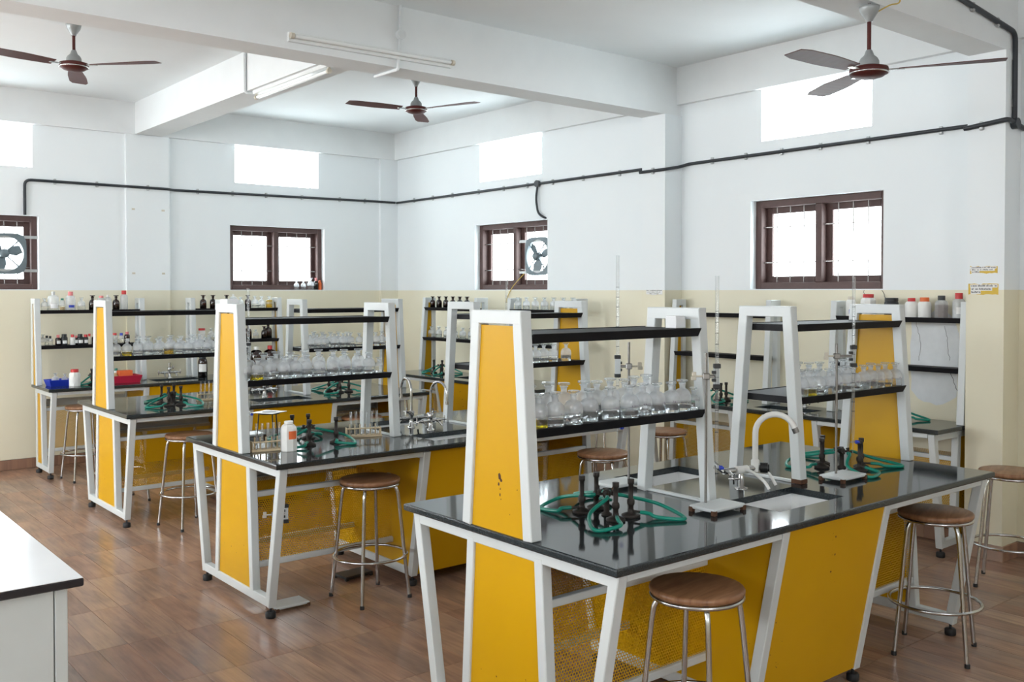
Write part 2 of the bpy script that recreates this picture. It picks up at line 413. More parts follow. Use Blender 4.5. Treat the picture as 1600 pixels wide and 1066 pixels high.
ce = MB().box((XL,YF,ZC),(XR+T,YB+T,ZC+0.15)).build('ceiling', 'plaster_white'); struct(ce, 'white painted concrete ceiling')
n = 0
def trim(a, b, label, m='beam_white', ch=0.0):
    global n; n += 1
    return struct(MB().box(a,b,ch).build('trim_%d' % n, m), label)
trim((XL,5.66,ZM),(XR,5.925,ZC),'deep white ceiling beam crossing the room to the right pillar')
trim((XL,2.775,ZM),(XR,3.012,ZC),'white ceiling beam above the brown fan at upper right')
trim((3.32,5.925,ZB),(3.60,YB,ZC),'short white ceiling beam joining back wall and crossbeam')
trim((XL,10.272,ZB),(XR,YB,ZC),'white edge beam along the top of the back wall')
trim((6.497,YF,ZB),(XR,10.272,ZC),'white edge beam along the top of the right wall')
trim((3.23,10.285,0),(3.68,YB,ZB),'flat pilaster on the back wall between the windows','wall_paint')
trim((6.30,10.285,0),(XR,YB,ZB),'corner pilaster where back and right walls meet','wall_paint')
trim((6.33,5.645,0),(XR,5.915,ZM),'white pillar on the right wall between the wall benches','wall_paint')
trim((6.33,2.772,0),(XR,3.015,ZM),'pillar with taped notices near the right edge','wall_paint')
pil = bpy.data.objects['trim_6']
for x_ in (3.30,3.61):
    for z_ in (2.60,1.93): MB().box((x_-0.016,10.2835,z_-0.009),(x_+0.016,10.2852,z_+0.009)).build('tape_scrap','plastic_cream',pil)
# outer ground/eave are left to the overcast sky

# --- floor: individual plank tiles .147 x .613
PW, PL_ = 0.1475, 0.6135; X0, Y0 = 1.372, 4.857
base = struct(MB().box((XL,YF,-0.2),(XR,YB,-0.006)).build('floor', 'grout'), 'brown wood-look plank tiled floor')
def plank_mesh(sx, sy, name='plank'):
    g = 0.0011; c = 0.0003; mb = MB()
    x0, x1, y0, y1 = g, sx-g, g, sy-g
    vs = [(x0,y0,-0.006),(x1,y0,-0.006),(x1,y1,-0.006),(x0,y1,-0.006),(x0,y0,-c),(x1,y0,-c),(x1,y1,-c),(x0,y1,-c),(x0+c,y0+c,0),(x1-c,y0+c,0),(x1-c,y1-c,0),(x0+c,y1-c,0)]
    mb.add(vs, [(0,1,5,4),(1,2,6,5),(2,3,7,6),(3,0,4,7),(4,5,9,8),(5,6,10,9),(6,7,11,10),(7,4,8,11),(8,9,10,11)]); return mb
pm = plank_mesh(PW, PL_).mesh('plank', 'plank_tile')
cells = []
for i in range(math.floor((XL-X0)/PW), math.ceil((XR-X0)/PW)):
    for j in range(math.floor((YF-Y0)/PL_), math.ceil((YB-Y0)/PL_)):
        cells.append((X0+i*PW, Y0+j*PL_))
def inview(c):
    d = Vector((c[0]+PW/2, c[1]+PL_/2, 0)) - camo.location; z = d.dot(_fw)
    if z < 1.5: return -1
    r = Vector((math.cos(_yaw), -math.sin(_yaw), 0)); px = 800+1502.4*d.dot(r)/z; py = 483.2 + 1502.4*(1.7422)/z
    if not (-30 < px < 1630 and py < 1090): return -1
    if 0.6 < px < 100 and py > 915: return -1
    # covered by the worktops in front
    return 1.0/z
order = sorted(cells, key=inview, reverse=True)
near = [c for c in order[:300] if inview(c) > 0]; nearset = set(near)
for c in near: obj('plank', pm, base, (c[0], c[1], 0))
rest = MB(); rp = plank_mesh(PW, PL_); vals = []
for c in cells:
    if c in nearset: continue
    rest.add([(x+c[0], y+c[1], z) for x,y,z in rp.v], rp.f); vals += [random.random()]*len(rp.f)
me = rest.mesh('plank_field', 'plank_tile'); a = me.attributes.new('pl', 'FLOAT', 'FACE'); a.data.foreach_set('value', vals)
o = obj('plank_field', me, base); o['kind'] = 'stuff'
# skirting of the same tiles
n_sk = MB()
sk = struct(MB().box((XL,10.322,0),(6.3,YB,0.1)).build('baseboard_back','grout'), 'brown tile skirting of the back wall')
mskb = MB().box((0.001,0,0.002),(PL_-0.001,0.014,0.098),0.002).mesh('skirting_tile','plank_tile')
mskr = MB().box((0,0.001,0.002),(0.014,PL_-0.001,0.098),0.002).mesh('skirting_tile','plank_tile')
x = XL
while x < 5.7: obj('skirting_tile', mskb, sk, (x, 10.314, 0)); x += PL_
sk2 = struct(MB().box((XR-0.008,YF,0),(XR,YB,0.1)).build('baseboard_right','grout'), 'brown tile skirting of the right wall')
y = -0.9
while y < 9.6:
    obj('skirting_tile', mskr, sk2, (XR-0.02, y, 0)); y += PL_
for py in (2.772, 5.645):
    t = struct(MB().box((6.316,py-0.014,0.0),(6.33,py+0.258,0.1),0.002).build('baseboard_pillar','plank_tile'), 'brown tile skirting round the %s pillar' % ('notice' if py < 3 else 'middle'))
    MB().box((6.33,py-0.014,0.0),(XR,py,0.1),0.002).build('skirting_tile','plank_tile',t)

# --- windows
wn = 0
def window(axis, at, a, b, label, nbars=3, jamb=1):
    """two-light brown timber window with iron bars, set 7 cm into the wall; local u along wall"""
    global wn; wn += 1
    W_ = b-a; H_ = HEAD-SILL
    root = bpy.data.objects.new('window_%d' % wn, None); C.objects.link(root); struct(root, label)
    if axis == 'y': root.location = (a, at, SILL)
    else: root.location = (at, b, SILL); root.rotation_euler = (0,0,-PI/2)
    fd0, fd1, fw = 0.07, 0.15, 0.055
    MB().box((0,fd0,0),(fw,fd1,H_),0.004).build('frame_jamb','window_brown',root)
    MB().box((W_-fw,fd0,0),(W_,fd1,H_),0.004).build('frame_jamb','window_brown',root)
    MB().box((fw,fd0,0),(W_-fw,fd1,fw),0.004).build('frame_sill','window_brown',root)
    MB().box((fw,fd0,H_-fw),(W_-fw,fd1,H_),0.004).build('frame_head','window_brown',root)
    MB().box((W_/2-fw/2,fd0+0.003,fw),(W_/2+fw/2,fd1,H_-fw),0.004).build('mullion','window_brown',root)
    for s0, s1 in ((fw, W_/2-fw/2), (W_/2+fw/2, W_-fw)):
        sw = 0.05
        mb = MB()
        e_ = 0.02
        for q in (((s0-e_,0.15,fw-e_),(s0+sw,0.18,H_-fw+e_)),((s1-sw,0.15,fw-e_),(s1+e_,0.18,H_-fw+e_)),((s0+sw,0.15,fw-e_),(s1-sw,0.18,fw+sw)),((s0+sw,0.15,H_-fw-sw),(s1-sw,0.18,H_-fw+e_))): mb.box(*q, 0.003)
        sash = mb.build('sash','window_brown',root)
        MB().box((s0+sw-.005,0.168,fw+sw-.005),(s1-sw+.005,0.172,H_-fw-sw+.005)).build('pane','pane_glass',sash)
        for k in range(nbars):
            x = s0+(s1-s0)*(k+1)/(nbars+1)
            MB().cyl((x,0.11,fw),(x,0.11,H_-fw),0.005,6).build('iron_bar','steel',root)
        for z in (H_*0.30, H_*0.70):
            MB().box((s0,0.107,z-0.004),(s1,0.113,z+0.004)).build('iron_bar','steel',root)
    return root
window('y', YB, *BWIN[0], 'barred brown window at the far left edge holding an exhaust fan')
window('y', YB, *BWIN[1], 'barred brown window in the middle of the back wall')
window('x', XR, *RWIN[0], 'barred brown window near the corner on the right wall with exhaust fan')
window('x', XR, *RWIN[1], 'largest barred brown window on the right wall')
def clerestory(axis, at, a, b, label):
    global wn; wn += 1
    root = bpy.data.objects.new('window_%d' % wn, None); C.objects.link(root); struct(root, label)
    H_ = CH-CS; W_ = b-a
    if axis == 'y': root.location = (a, at, CS)
    else: root.location = (at, b, CS); root.rotation_euler = (0,0,-PI/2)
    mb = MB()
    for q in (((0,0.19,0),(0.02,0.22,H_)),((W_-0.02,0.19,0),(W_,0.22,H_)),((0.02,0.19,0),(W_-0.02,0.22,0.02)),((0.02,0.19,H_-0.02),(W_-0.02,0.22,H_))): mb.box(*q)
    mb.build('frame','powder_white',root)
    MB().box((0.015,0.203,0.015),(W_-0.015,0.207,H_-0.015)).build('pane','pane_glass',root)
clerestory('y', YB, *BCLE[0], 'bright high window at the far left of the back wall')
clerestory('y', YB, *BCLE[1], 'bright high window in the middle of the back wall')
clerestory('x', XR, *RCLE[0], 'bright high window near the corner on the right wall')
clerestory('x', XR, *RCLE[1], 'bright high window behind the brown ceiling fan at right')
# light portals in all the openings (they emit nothing themselves)
for a,b in BWIN+[(-3.2,-0.6)]: portal(((a+b)/2, YB+0.235, (SILL+HEAD)/2), (-PI/2,0,0), b-a, HEAD-SILL)
for a,b in BCLE+[(-3.0,-0.8)]: portal(((a+b)/2, YB+0.235, (CS+CH)/2), (-PI/2,0,0), b-a, CH-CS)
for a,b in RWIN: portal((XR+0.235, (a+b)/2, (SILL+HEAD)/2), (0,PI/2,0), HEAD-SILL, b-a)
for a,b in RCLE: portal((XR+0.235, (a+b)/2, (CS+CH)/2), (0,PI/2,0), CH-CS, b-a)
for a,b in ((6.0,9.0),): portal((XL-0.235, (a+b)/2, 1.775), (0,-PI/2,0), 1.35, b-a)
portal((XL-0.235, 2.4, 2.925), (0,-PI/2,0), 0.75, 4.4)
portal((0.0, YF-0.235, 2.85), (PI/2,0,0), 3.2, 0.7)

# ------------------------------------------------------------------ benches
BL, BWD, H = 2.65, 1.25, 0.85
def hexmesh(W_, H_, pitch=0.013, rr=0.0053):
    """perforated sheet in the XZ plane: staggered hexagonal holes, real geometry"""
    mb = MB(); vs = []; fs = []
    dx = pitch; dz = pitch*math.sqrt(3)/2; R = pitch/math.sqrt(3)
    nx = int(W_/dx); nz = int(H_/dz)
    sx = W_/(nx+0.5); sz = H_/nz
    for j in range(nz):
        for i in range(nx):
            cx = (i+0.5+(0.5 if j % 2 else 0))*sx; cz = (j+0.5)*sz; o = len(vs)
            for k in range(6):
                a = PI/6+k*PI/3; vs.append((cx+R*1.01*math.cos(a), 0, cz+R*1.01*math.sin(a)))
            for k in range(6):
                a = PI/6+k*PI/3; vs.append((cx+rr*math.cos(a), 0, cz+rr*math.sin(a)))
            for k in range(6):
                q = (k+1) % 6; fs.append((o+k, o+q, o+6+q, o+6+k))
    mb.add(vs, fs); return mb
PANW, PANH = 0.82, 0.40
perf_mesh = hexmesh(PANW, PANH).mesh('perforated_panel', 'yellow_paint')
shelfW = 0.44
perf_shelf = hexmesh(PANW, shelfW).mesh('perforated_shelf', 'yellow_paint')
perf_shelf_half = hexmesh(PANW, shelfW/2).mesh('perforated_shelf', 'yellow_paint')

def half_in(z): return 0.224+(0.77-z)*0.057          # outer half width of the inner A-frame below the top
def slab(L_, W_, holes):
    """worktop with eased edge and cut-outs"""
    e = 0.007; z0, z1 = H-0.03, H; mb = MB()
    xs = sorted({e, L_-e, *[h[0] for h in holes], *[h[1] for h in holes]}); ys = sorted({e, W_-e, *[h[2] for h in holes], *[h[3] for h in holes]})
    for i in range(len(xs)-1):
        for j in range(len(ys)-1):
            cx, cy = (xs[i]+xs[i+1])/2, (ys[j]+ys[j+1])/2
            if any(h[0] < cx < h[1] and h[2] < cy < h[3] for h in holes): continue
            for z, fl in ((z1,0),(z0,1)):
                f = (0,1,2,3); mb.add([(xs[i],ys[j],z),(xs[i+1],ys[j],z),(xs[i+1],ys[j+1],z),(xs[i],ys[j+1],z)], [f[::-1] if fl else f])
    ring = lambda d, z: [(d,d,z),(L_-d,d,z),(L_-d,W_-d,z),(d,W_-d,z)]
    R = [ring(e,z0), ring(0.002,z0+0.003), ring(0,z0+e), ring(0,z1-e), ring(0.002,z1-0.002), ring(e,z1)]
    vs = sum(R, []); fs = []
    for k in range(5):
        for i in range(4):
            j = (i+1) % 4; fs.append((k*4+i, k*4+j, k*4+4+j, k*4+4+i))
    mb.add(vs, fs)
    for h in holes:
        c = [(h[0],h[2]),(h[1],h[2]),(h[1],h[3]),(h[0],h[3])]
        mb.add([(x,y,z1) for x,y in c]+[(x,y,z0) for x,y in c], [(i,(i+1)%4,(i+1)%4+4,i+4) for i in range(4)])
    return mb
def basin(h, depth=0.17):
    m_ = MB(); x0,x1,y0,y1 = h[0]-0.012,h[1]+0.012,h[2]-0.012,h[3]+0.012; t = 0.03; zt, zb = H-0.0305, H-0.03-depth
    rim = [(x0-t,y0-t),(x1+t,y0-t),(x1+t,y1+t),(x0-t,y1+t)]; inn = [(x0,y0),(x1,y0),(x1,y1),(x0,y1)]; b = 0.035
    bot = [(x0+b,y0+b),(x1-b,y0+b),(x1-b,y1-b),(x0+b,y1-b)]
    vs = [(x,y,zt) for x,y in rim]+[(x,y,zt) for x,y in inn]+[(x,y,zb+0.02) for x,y in [(x0+.01,y0+.01),(x1-.01,y0+.01),(x1-.01,y1-.01),(x0+.01,y1-.01)]]+[(x,y,zb) for x,y in bot]+[(x,y,zb-0.02) for x,y in rim]
    fs = []
    for k in (0,1,2):
        for i in range(4): j = (i+1)%4; fs.append((k*4+i,k*4+j,k*4+4+j,k*4+4+i))
    fs.append((12,13,14,15))
    for i in range(4): j = (i+1)%4; fs.append((i+16,j+16,j,i))
    fs.append((19,18,17,16)); m_.add(vs, fs); return m_

def make_bench(name, label, loc, rotz, L_=BL, half=False, W_=None, group=None):
    """island bench (or half-depth wall bench). local origin: front-left corner at floor; y goes to the back"""
    root = thing(name, label, 'bench', loc, rotz, group)
    Wf = BWD if not half else 2*0.64
    yc = Wf/2; W = Wf if not half else Wf/2
    k = (W_/W) if W_ else 1.0
    sy = lambda y: y*k
    cx = L_/2; sx0, sx1 = cx-0.235, cx+0.235
    holes = [(sx0,sx1,sy(0.155),sy(0.42))]
    if not half: holes.append((sx0,sx1,Wf-0.42,Wf-0.155))
    slab(L_, sy(W), holes).build('worktop', 'granite', root)
    for h in holes: basin(h).build('sink_basin', 'ceramic', root)
    t = 0.045
    # frames across: two ends and the two sides of the sink cabinet
    c0, c1 = cx-0.37, cx+0.37
    def foot(x, y): MB().lathe([(0.007,0.03),(0.007,0.06)],8,Matrix.Translation((x,y,0))).lathe([(0.026,0),(0.028,0.004),(0.028,0.028),(0.022,0.034)],12,Matrix.Translation((x,y,0))).build('foot','rubber_black',root)
    for x, end in ((0.055,1),(L_-0.055,1),(c0,0),(c1,0)):
        yt, yb = 0.045, 0.19
        sides = [0] if half else [0,1]
        for sd in sides:
            f = (lambda y: y) if sd == 0 else (lambda y: Wf-y)
            MB().bar((x,sy(f(yb)),0.06),(x,sy(f(yt)),H-0.032),t,t,up=(0,1,0)).build('leg','powder_white',root)
            if end:
                # inner A post
                MB().bar((x,sy(yc-(half_in(0.08)-t/2)*(1 if sd==0 else -1)),0.1),(x,sy(yc-(half_in(0.8)-t/2)*(1 if sd==0 else -1)),H-0.06),t,t,up=(0,1,0)).build('post','powder_white',root)
            foot(x, sy(f(yb)))
        if half:
            MB().bar((x,sy(W-0.03),0.06),(x,sy(W-0.03),H-0.032),t,t,up=(0,1,0)).build('leg','powder_white',root); foot(x, sy(W-0.03))
        ya, yb2 = (0.045, Wf-0.045) if not half else (0.045, W-0.03)
        MB().box((x-t/2+.001,sy(ya),H-0.078),(x+t/2-.001,sy(yb2),H-0.031),0.003).build('top_rail','powder_white',root)
        ya, yb2 = (0.19, Wf-0.19) if not half else (0.19, W-0.03)
        MB().box((x-t/2+.001,sy(ya),0.06),(x+t/2-.001,sy(yb2),0.108),0.003).build('bottom_rail','powder_white',root)
        za, zb = 0.108, H-0.078
        if end:
            ha, hb = half_in(za)-t, half_in(zb)-t
            poly = [(sy(yc-ha),za),(sy(yc+ha),za),(sy(yc+hb),zb),(sy(yc-hb),zb)] if not half else [(sy(yc-ha),za),(sy(W-0.05),za),(sy(W-0.05),zb),(sy(yc-hb),zb)]
            MB().prism(poly, x-0.012, x+0.004, 'x').build('end_panel','yellow_paint',root)
        else:
            def inn(z): return 0.19+(0.045-0.19)*(z-0.06)/(H-0.09)
            poly = [(sy(inn(za)+t/2),za),(sy((Wf-inn(za)-t/2) if not half else W-0.05),za),(sy((Wf-inn(zb)-t/2) if not half else W-0.05),zb),(sy(inn(zb)+t/2),zb)]
            MB().prism(poly, x-0.012, x+0.002, 'x').build('cabinet_side','yellow_paint',root)
    # sloping yellow cabinet fronts between the two cabinet frames
    for sd in ([0] if half else [0,1]):
        f = (lambda y: sy(y)) if sd == 0 else (lambda y: Wf-y)
        def yy(z): return 0.19+(0.045-0.19)*(z-0.06)/(H-0.09)
        za, zb = 0.065, H-0.036
        o1 = 0.016
        vs = [(c0+t/2,f(yy(za)-o1),za),(c1-t/2,f(yy(za)-o1),za),(c1-t/2,f(yy(zb)-o1),zb),(c0+t/2,f(yy(zb)-o1),zb)]
        vs += [(x,y+(0.015 if sd==0 else -0.015),z) for x,y,z in vs]
        MB().add(vs, [(0,1,2,3),(7,6,5,4),(0,4,5,1),(1,5,6,2),(2,6,7,3),(3,7,4,0)]).build('cabinet_front','yellow_paint',root)
    # long rails below the worktop
    for y in ([0.05] if half else [0.05, Wf-0.05]):
        MB().box((0.08,sy(y)-0.02,H-0.062),(c0-t/2,sy(y)+0.02,H-0.031),0.003).build('long_rail','powder_white',root)
        MB().box((c1+t/2,sy(y)-0.02,H-0.062),(L_-0.08,sy(y)+0.02,H-0.031),0.003).build('long_rail','powder_white',root)
    # perforated modesty panels with rails, and perforated book shelf between them
    for xa, xb in ((0.055+t/2, c0-0.012), (c1+0.012, L_-0.055-t/2)):
        wdt = xb-xa
        for sd in ([0] if half else [0,1]):
            s_ = 1 if sd == 0 else -1
            def py(z): return sy(yc-s_*(half_in(z)-t/2))
            ang = math.atan2(py(0.62)-py(0.24), 0.38)
            p_ = obj('perforated_panel', perf_mesh, root, (xa, py(0.235), 0.235)); p_.scale = (wdt/PANW, 1, 1); p_.rotation_euler = (-ang, 0, 0)
            MB().box((xa,py(0.62)-0.016,0.607),(xb,py(0.62)+0.016,0.637),0.003).build('panel_rail','powder_white',root)
            MB().box((xa,py(0.24)-0.016,0.222),(xb,py(0.24)+0.016,0.254),0.003).build('panel_rail','powder_white',root)
        y0 = sy(yc-half_in(0.62)+t/2)
        p_ = obj('perforated_shelf', perf_shelf_half if half else perf_shelf, root, (xa, y0, 0.63)); p_.scale = (wdt/PANW, 1, 1); p_.rotation_euler = (PI/2, 0, 0)
        p_.rotation_euler = (-PI/2, 0, 0)
        MB().box((xa,y0+(shelfW/2 if half else shelfW)-0.008,0.625),(xb,y0+(shelfW/2 if half else shelfW),0.70),0.002).build('shelf_back','powder_white',root)
    return root

X1 = 2.195
B1 = (X1, 2.157); B2 = (X1-0.02, 4.575); B3 = (X1+0.02, 7.083)
b1 = make_bench('lab_bench', 'nearest granite-topped island bench with yellow panels and white tap', (*B1,0), 0, group='island laboratory benches')
b2 = make_bench('lab_bench', 'middle granite-topped island bench with two chrome gooseneck taps', (*B2,0), 0, group='island laboratory benches')
b3 = make_bench('lab_bench', 'farthest granite-topped island bench, behind the middle one', (*B3,0), 0, group='island laboratory benches')
BWB = (2.255, 9.40)
bw = make_bench('wall_bench', 'narrow granite bench along the back wall with blue and red trays', (*BWB,0), 0, L_=2.52, half=True, group='wall benches')
R1B = (5.66, 9.13); R2B = (5.99, 5.60)
r1 = make_bench('wall_bench', 'narrow granite bench near the room corner on the right wall', (*R1B,0), -PI/2, L_=2.56, half=True, group='wall benches')
r2 = make_bench('wall_bench', 'narrow granite bench between the pillars below the largest window', (*R2B,0), -PI/2, L_=2.575, half=True, W_=0.52, group='wall benches')

# ------------------------------------------------------------------ reagent racks standing on the benches
RL = 1.025; RT = 1.672; TU = 0.05
def rh(z): return 0.2075-(z-0.85)*0.0735
def shelf_tray(x0, x1, hw, z, one=False):
    """folded black sheet shelf: flat top with a small raised bead at the edge, sides sloping in underneath"""
    mb = MB(); hl = 0.032; fl = 0.018
    a, b = (-hw-fl, hw+fl) if not one else (-hw-fl, 0.0)
    a2, b2 = (-hw, hw) if not one else (-hw, 0.0)
    mb.prism([(a2,z),(b2,z),(b,z+hl),(a,z+hl)], x0, x1, 'x')
    for y0, y1 in (((a,a+0.006),(b-0.006,b)) if not one else ((a,a+0.006),)): mb.box((x0,y0,z+hl),(x1,y1,z+hl+0.003))
    return mb
def frame_mesh(one=False):
    mb = MB(); t = TU
    z0 = H
    f0, f1 = rh(z0)-t/2, rh(RT)-t/2
    mb.bar((0,-f0,z0),(0,-f1,RT-0.02),t,t,up=(0,1,0),ch=0.003)
    if not one:
        mb.bar((0,f0,z0),(0,f1,RT-0.02),t,t,up=(0,1,0),ch=0.003)
        mb.box((-t/2-.0005,-rh(RT),RT-t),(t/2+.0005,rh(RT),RT),0.003)
    else:
        mb.box((-t/2,-t,z0),(t/2,0,RT-0.02),0.003)
        mb.box((-t/2-.0005,-rh(RT),RT-t),(t/2+.0005,0,RT),0.003)
    return mb
fr_full = frame_mesh().mesh('upright_frame','powder_white'); fr_half = frame_mesh(True).mesh('upright_frame','powder_white')
def make_rack(name, label, loc, rotz, closed_left, one=False, L_=RL, k=1.0, group='reagent racks on the benches'):
    """loc = left end at the A-frame centre line (island) or at the wall side (wall rack), z = 0 floor level"""
    root = thing(name, label, 'rack', (loc[0],loc[1],0), rotz, group)
    if k != 1.0: root.scale = (1,k,1)
    for x in (TU/2, L_-TU/2): obj('upright_frame', fr_half if one else fr_full, root, (x,0,0))
    MB().box((L_-TU*0.7 if closed_left else TU*0.3,-rh(H)+TU-0.003,H),(L_-TU*0.3 if closed_left else TU*0.7,(rh(H)-TU+0.003) if not one else -TU+0.003,H+0.012),0.002).build('base_strip','powder_white',root)
    xp = 0.012 if closed_left else L_-0.028
    ha, hb = rh(H)-TU+0.004, rh(RT)-TU+0.004
    za, zb = H, RT-TU-0.006
    poly = [(-ha,za),(ha if not one else -TU,za),(hb if not one else -TU,zb),(-hb,zb)]
    MB().prism(poly, xp, xp+0.016, 'x').build('end_panel','yellow_paint',root)
    for z in ((1.213, 1.553) if not one else (1.19, 1.527)):
        hw = rh(z)-0.012
        shelf_tray(TU, L_-TU, hw, z, one).build('shelf','black_shelf',root)
    return root
def rack_pair(b, yc, who):
    bx, by = b
    return (make_rack('reagent_rack', 'left rack on the %s' % who, (bx-0.002, by+yc), 0, True),
            make_rack('reagent_rack', 'right rack on the %s' % who, (bx+BL-RL+0.002, by+yc), 0, False))
YC = BWD/2
rk1, rk2 = rack_pair(B1, YC, 'nearest island bench')
pn = [c for c in rk1.children if c.name.startswith('end_panel')][0]
for k_,(y_,z_,r_) in enumerate(((-0.012,1.058,0.011),(-0.020,1.045,0.008),(-0.006,1.03,0.006),(-0.016,1.012,0.004),(-0.014,0.99,0.005),(-0.02,0.975,0.003))):
    MB().add([(0.0114,y_+r_*random.uniform(0.6,1.2)*math.cos(a*PI/4),z_+r_*random.uniform(0.6,1.4)*math.sin(a*PI/4)) for a in range(8)],[tuple(range(8))]).build('paint_chip','rust',pn)
fc = [c for c in rk2.children if c.name.startswith('upright_frame')][0]
MB().box((-0.0262,-0.2085,0.851),(0.0262,-0.155,0.872),0.001).build('rust_patch','rust',fc)
rack_pair(B2, YC, 'middle island bench'); rack_pair(B3, YC, 'farthest island bench')
make_rack('reagent_rack', 'left rack against the back wall above the blue tray', (BWB[0]-0.002, BWB[1]+0.635), 0, True, True)
make_rack('reagent_rack', 'right rack against the back wall holding brown bottles', (BWB[0]+2.52-RL, BWB[1]+0.635), 0, False, True)
make_rack('reagent_rack', 'corner rack on the right wall topped with small brown bottles', (R1B[0]+0.635, R1B[1]+0.002), -PI/2, True, True)
make_rack('reagent_rack', 'rack beside the middle pillar topped with clear bottles', (R1B[0]+0.635, R1B[1]-2.56+RL), -PI/2, False, True)
make_rack('reagent_rack', 'empty rack on the right wall left of the largest window', (R2B[0]+0.515, R2B[1]+0.002), -PI/2, True, True, k=0.85)
make_rack('reagent_rack', 'rack beside the notice pillar holding seven plastic bottles', (R2B[0]+0.515, R2B[1]-2.575+RL), -PI/2, False, True, k=0.85)

# ------------------------------------------------------------------ stools
def make_stool():
    root = thing('stool', 'x', 'stool', group='round wooden stools')
    MB().lathe([(0.155,0.655),(0.166,0.658),(0.171,0.664),(0.172,0.672),(0.168,0.68),(0.158,0.683),(0,0.684)],32).build('seat','stool_wood',root)
    ring = lambda r, z, k=32: [(r*math.cos(2*PI*i/k), r*math.sin(2*PI*i/k), z) for i in range(k)]
    MB().tube(ring(0.163,0.648),0.0085,8,closed=True).build('seat_ring','chrome',root)
    MB().tube(ring(0.207,0.245),0.0085,8,closed=True).build('foot_ring','chrome',root)
    for i in range(4):
        a = PI/4+i*PI/2; c, s_ = math.cos(a), math.sin(a)
        pts = [(0.13*c,0.13*s_,0.646),(0.15*c,0.15*s_,0.62),(0.164*c,0.164*s_,0.56),(0.194*c,0.194*s_,0.28),(0.224*c,0.224*s_,0.01)]
        lg = MB().tube(crom(pts,4),0.0105,8).build('leg','chrome',root)
        MB().lathe([(0.0125,0.0),(0.0125,0.018),(0.011,0.02)],8,Matrix.Translation((0.226*c,0.226*s_,0))).build('foot_cap','rubber_black',lg)
    return root
st0 = make_stool()
stools = [(2.70,2.25,0.15,'nearest round stool, in front of the nearest bench'),(4.516,2.29,0.35,'stool at the right end of the nearest bench'),
 (2.825,4.735,0.05,'stool at the left end of the middle bench'),(2.66,7.06,0.2,'stool at the farthest bench, half hidden by the middle bench'),
 (2.57,9.42,0.1,'stool tucked under the left end of the back wall bench'),(4.48,4.53,0.4,'stool behind the reagent bottles, at the middle bench\'s right end'),
 (5.88,2.53,0.3,'stool cut by the right edge, beside the notice pillar'),(6.04,6.14,0.2,'stool beside the middle pillar of the right wall'),
 (4.17,7.12,0.3,'stool at the right end of the farthest bench'),(2.53,8.22,0.1,'stool in the gap between farthest bench and back wall'),
 (5.55,4.95,0.1,'stool in front of the bench below the largest window'),(5.45,8.70,0.25,'stool under the corner bench, seen past the chrome taps')]
for i, (x,y,r,l) in enumerate(stools):
    if i == 0: st0.location = (x,y,0); st0.rotation_euler = (0,0,r); st0['label'] = l
    else: dup(st0, (x,y,0), r, l)

# ------------------------------------------------------------------ bottles
def bprof(R, hb, hs, rn, hn, rl):
    """body radius, straight height, shoulder top, neck radius, neck top, lip radius"""
    p = [(R*0.9,0.0),(R,0.004),(R,hb)]
    for i in range(1,6):
        a = i/5*PI/2; p.append((rn+(R-rn)*math.cos(a), hb+(hs-hb)*math.sin(a)))
    p += [(rn,hn-0.012),(rl*0.8,hn-0.004),(rl,hn-0.002),(rl,hn)]
    return p
def make_reagent(name, liquid=None, fill=0.03, R=0.0362, hb=0.058, hs=0.092, rn=0.0108, hn=0.115, glass='bottle_glass', wide=1.0):
    me = MB().lathe(bprof(R,hb,hs,rn,hn,rn*1.45),20,cap1=False).mesh(name, glass)
    o = obj(name, me)
    st = MB().lathe([(rn*0.8,hn-0.014),(rn*0.95,hn+0.001),(rn*0.9,hn+0.004),(rn*1.95*wide,hn+0.005),(rn*2.1*wide,hn+0.009),(rn*1.95*wide,hn+0.0125)],16)
    st.build('stopper', 'stopper_glass' if glass == 'bottle_glass' else glass, o)
    if liquid: MB().lathe([(R*0.9,0.004),(R*0.955,0.007),(R*0.955,fill),(0,fill+0.0005)],20).build('liquid', liquid, o)
    return o
kinds = [make_reagent('reagent_bottle','liquid_clear',f) for f in (0.028,0.036,0.042,0.022)]
k_yel = make_reagent('reagent_bottle','liquid_yellow',0.032)
k_emp = make_reagent('reagent_bottle',None)
k_sml = make_reagent('reagent_bottle','liquid_clear',0.012,R=0.0255,hb=0.04,hs=0.064,rn=0.0082,hn=0.083)
k_amb = make_reagent('reagent_bottle','liquid_amber',0.05)
k_brn = make_reagent('brown_bottle','charcoal_fill',0.035,R=0.029,hb=0.055,hs=0.086,rn=0.0105,hn=0.112,glass='amber_glass')
protos = [*kinds,k_yel,k_emp,k_sml,k_amb,k_brn]
lab_cache = {}
def label_on(o, txt, R=0.0368, z=0.048, size=0.0115):
    key = (txt,R,z,size)
    if key not in lab_cache: lab_cache[key] = text_on_cyl(txt,size,R,z).mesh('label_text','ink_purple')
    obj('label_text', lab_cache[key], o)
def put(proto, loc, label, group, cat='bottle', rot=None, s=1.0, txt=None):
    r = dup(proto, loc, rot if rot is not None else random.uniform(-0.6,0.3), label, group, scale=s)
    r['category'] = cat
    if txt: label_on(r, txt)
    return r
SZ = 1.2455
WT, WS = 1.5595, 1.2225
ORD = ['first','second','third','fourth','fifth','sixth','seventh','eighth','ninth','tenth','eleventh','twelfth','thirteenth']
def row(xs, y, spec, group, lab, txts=None, s=1.0, z=SZ):
    for i, x in enumerate(xs):
        kd = spec.get(i) if spec else None
        pr = kinds[(i*3+1) % 4] if kd is None else kd[0]
        l = lab % ORD[i] if kd is None else kd[1]
        put(pr, (x, y+random.uniform(-0.012,0.012), z), l, group, s=s*random.uniform(0.96,1.04), txt=txts[i] if txts else None)
G1 = 'reagent bottles on the nearest bench'
L1 = '%s clear bottle from the left, front row of the nearest bench\'s left rack'
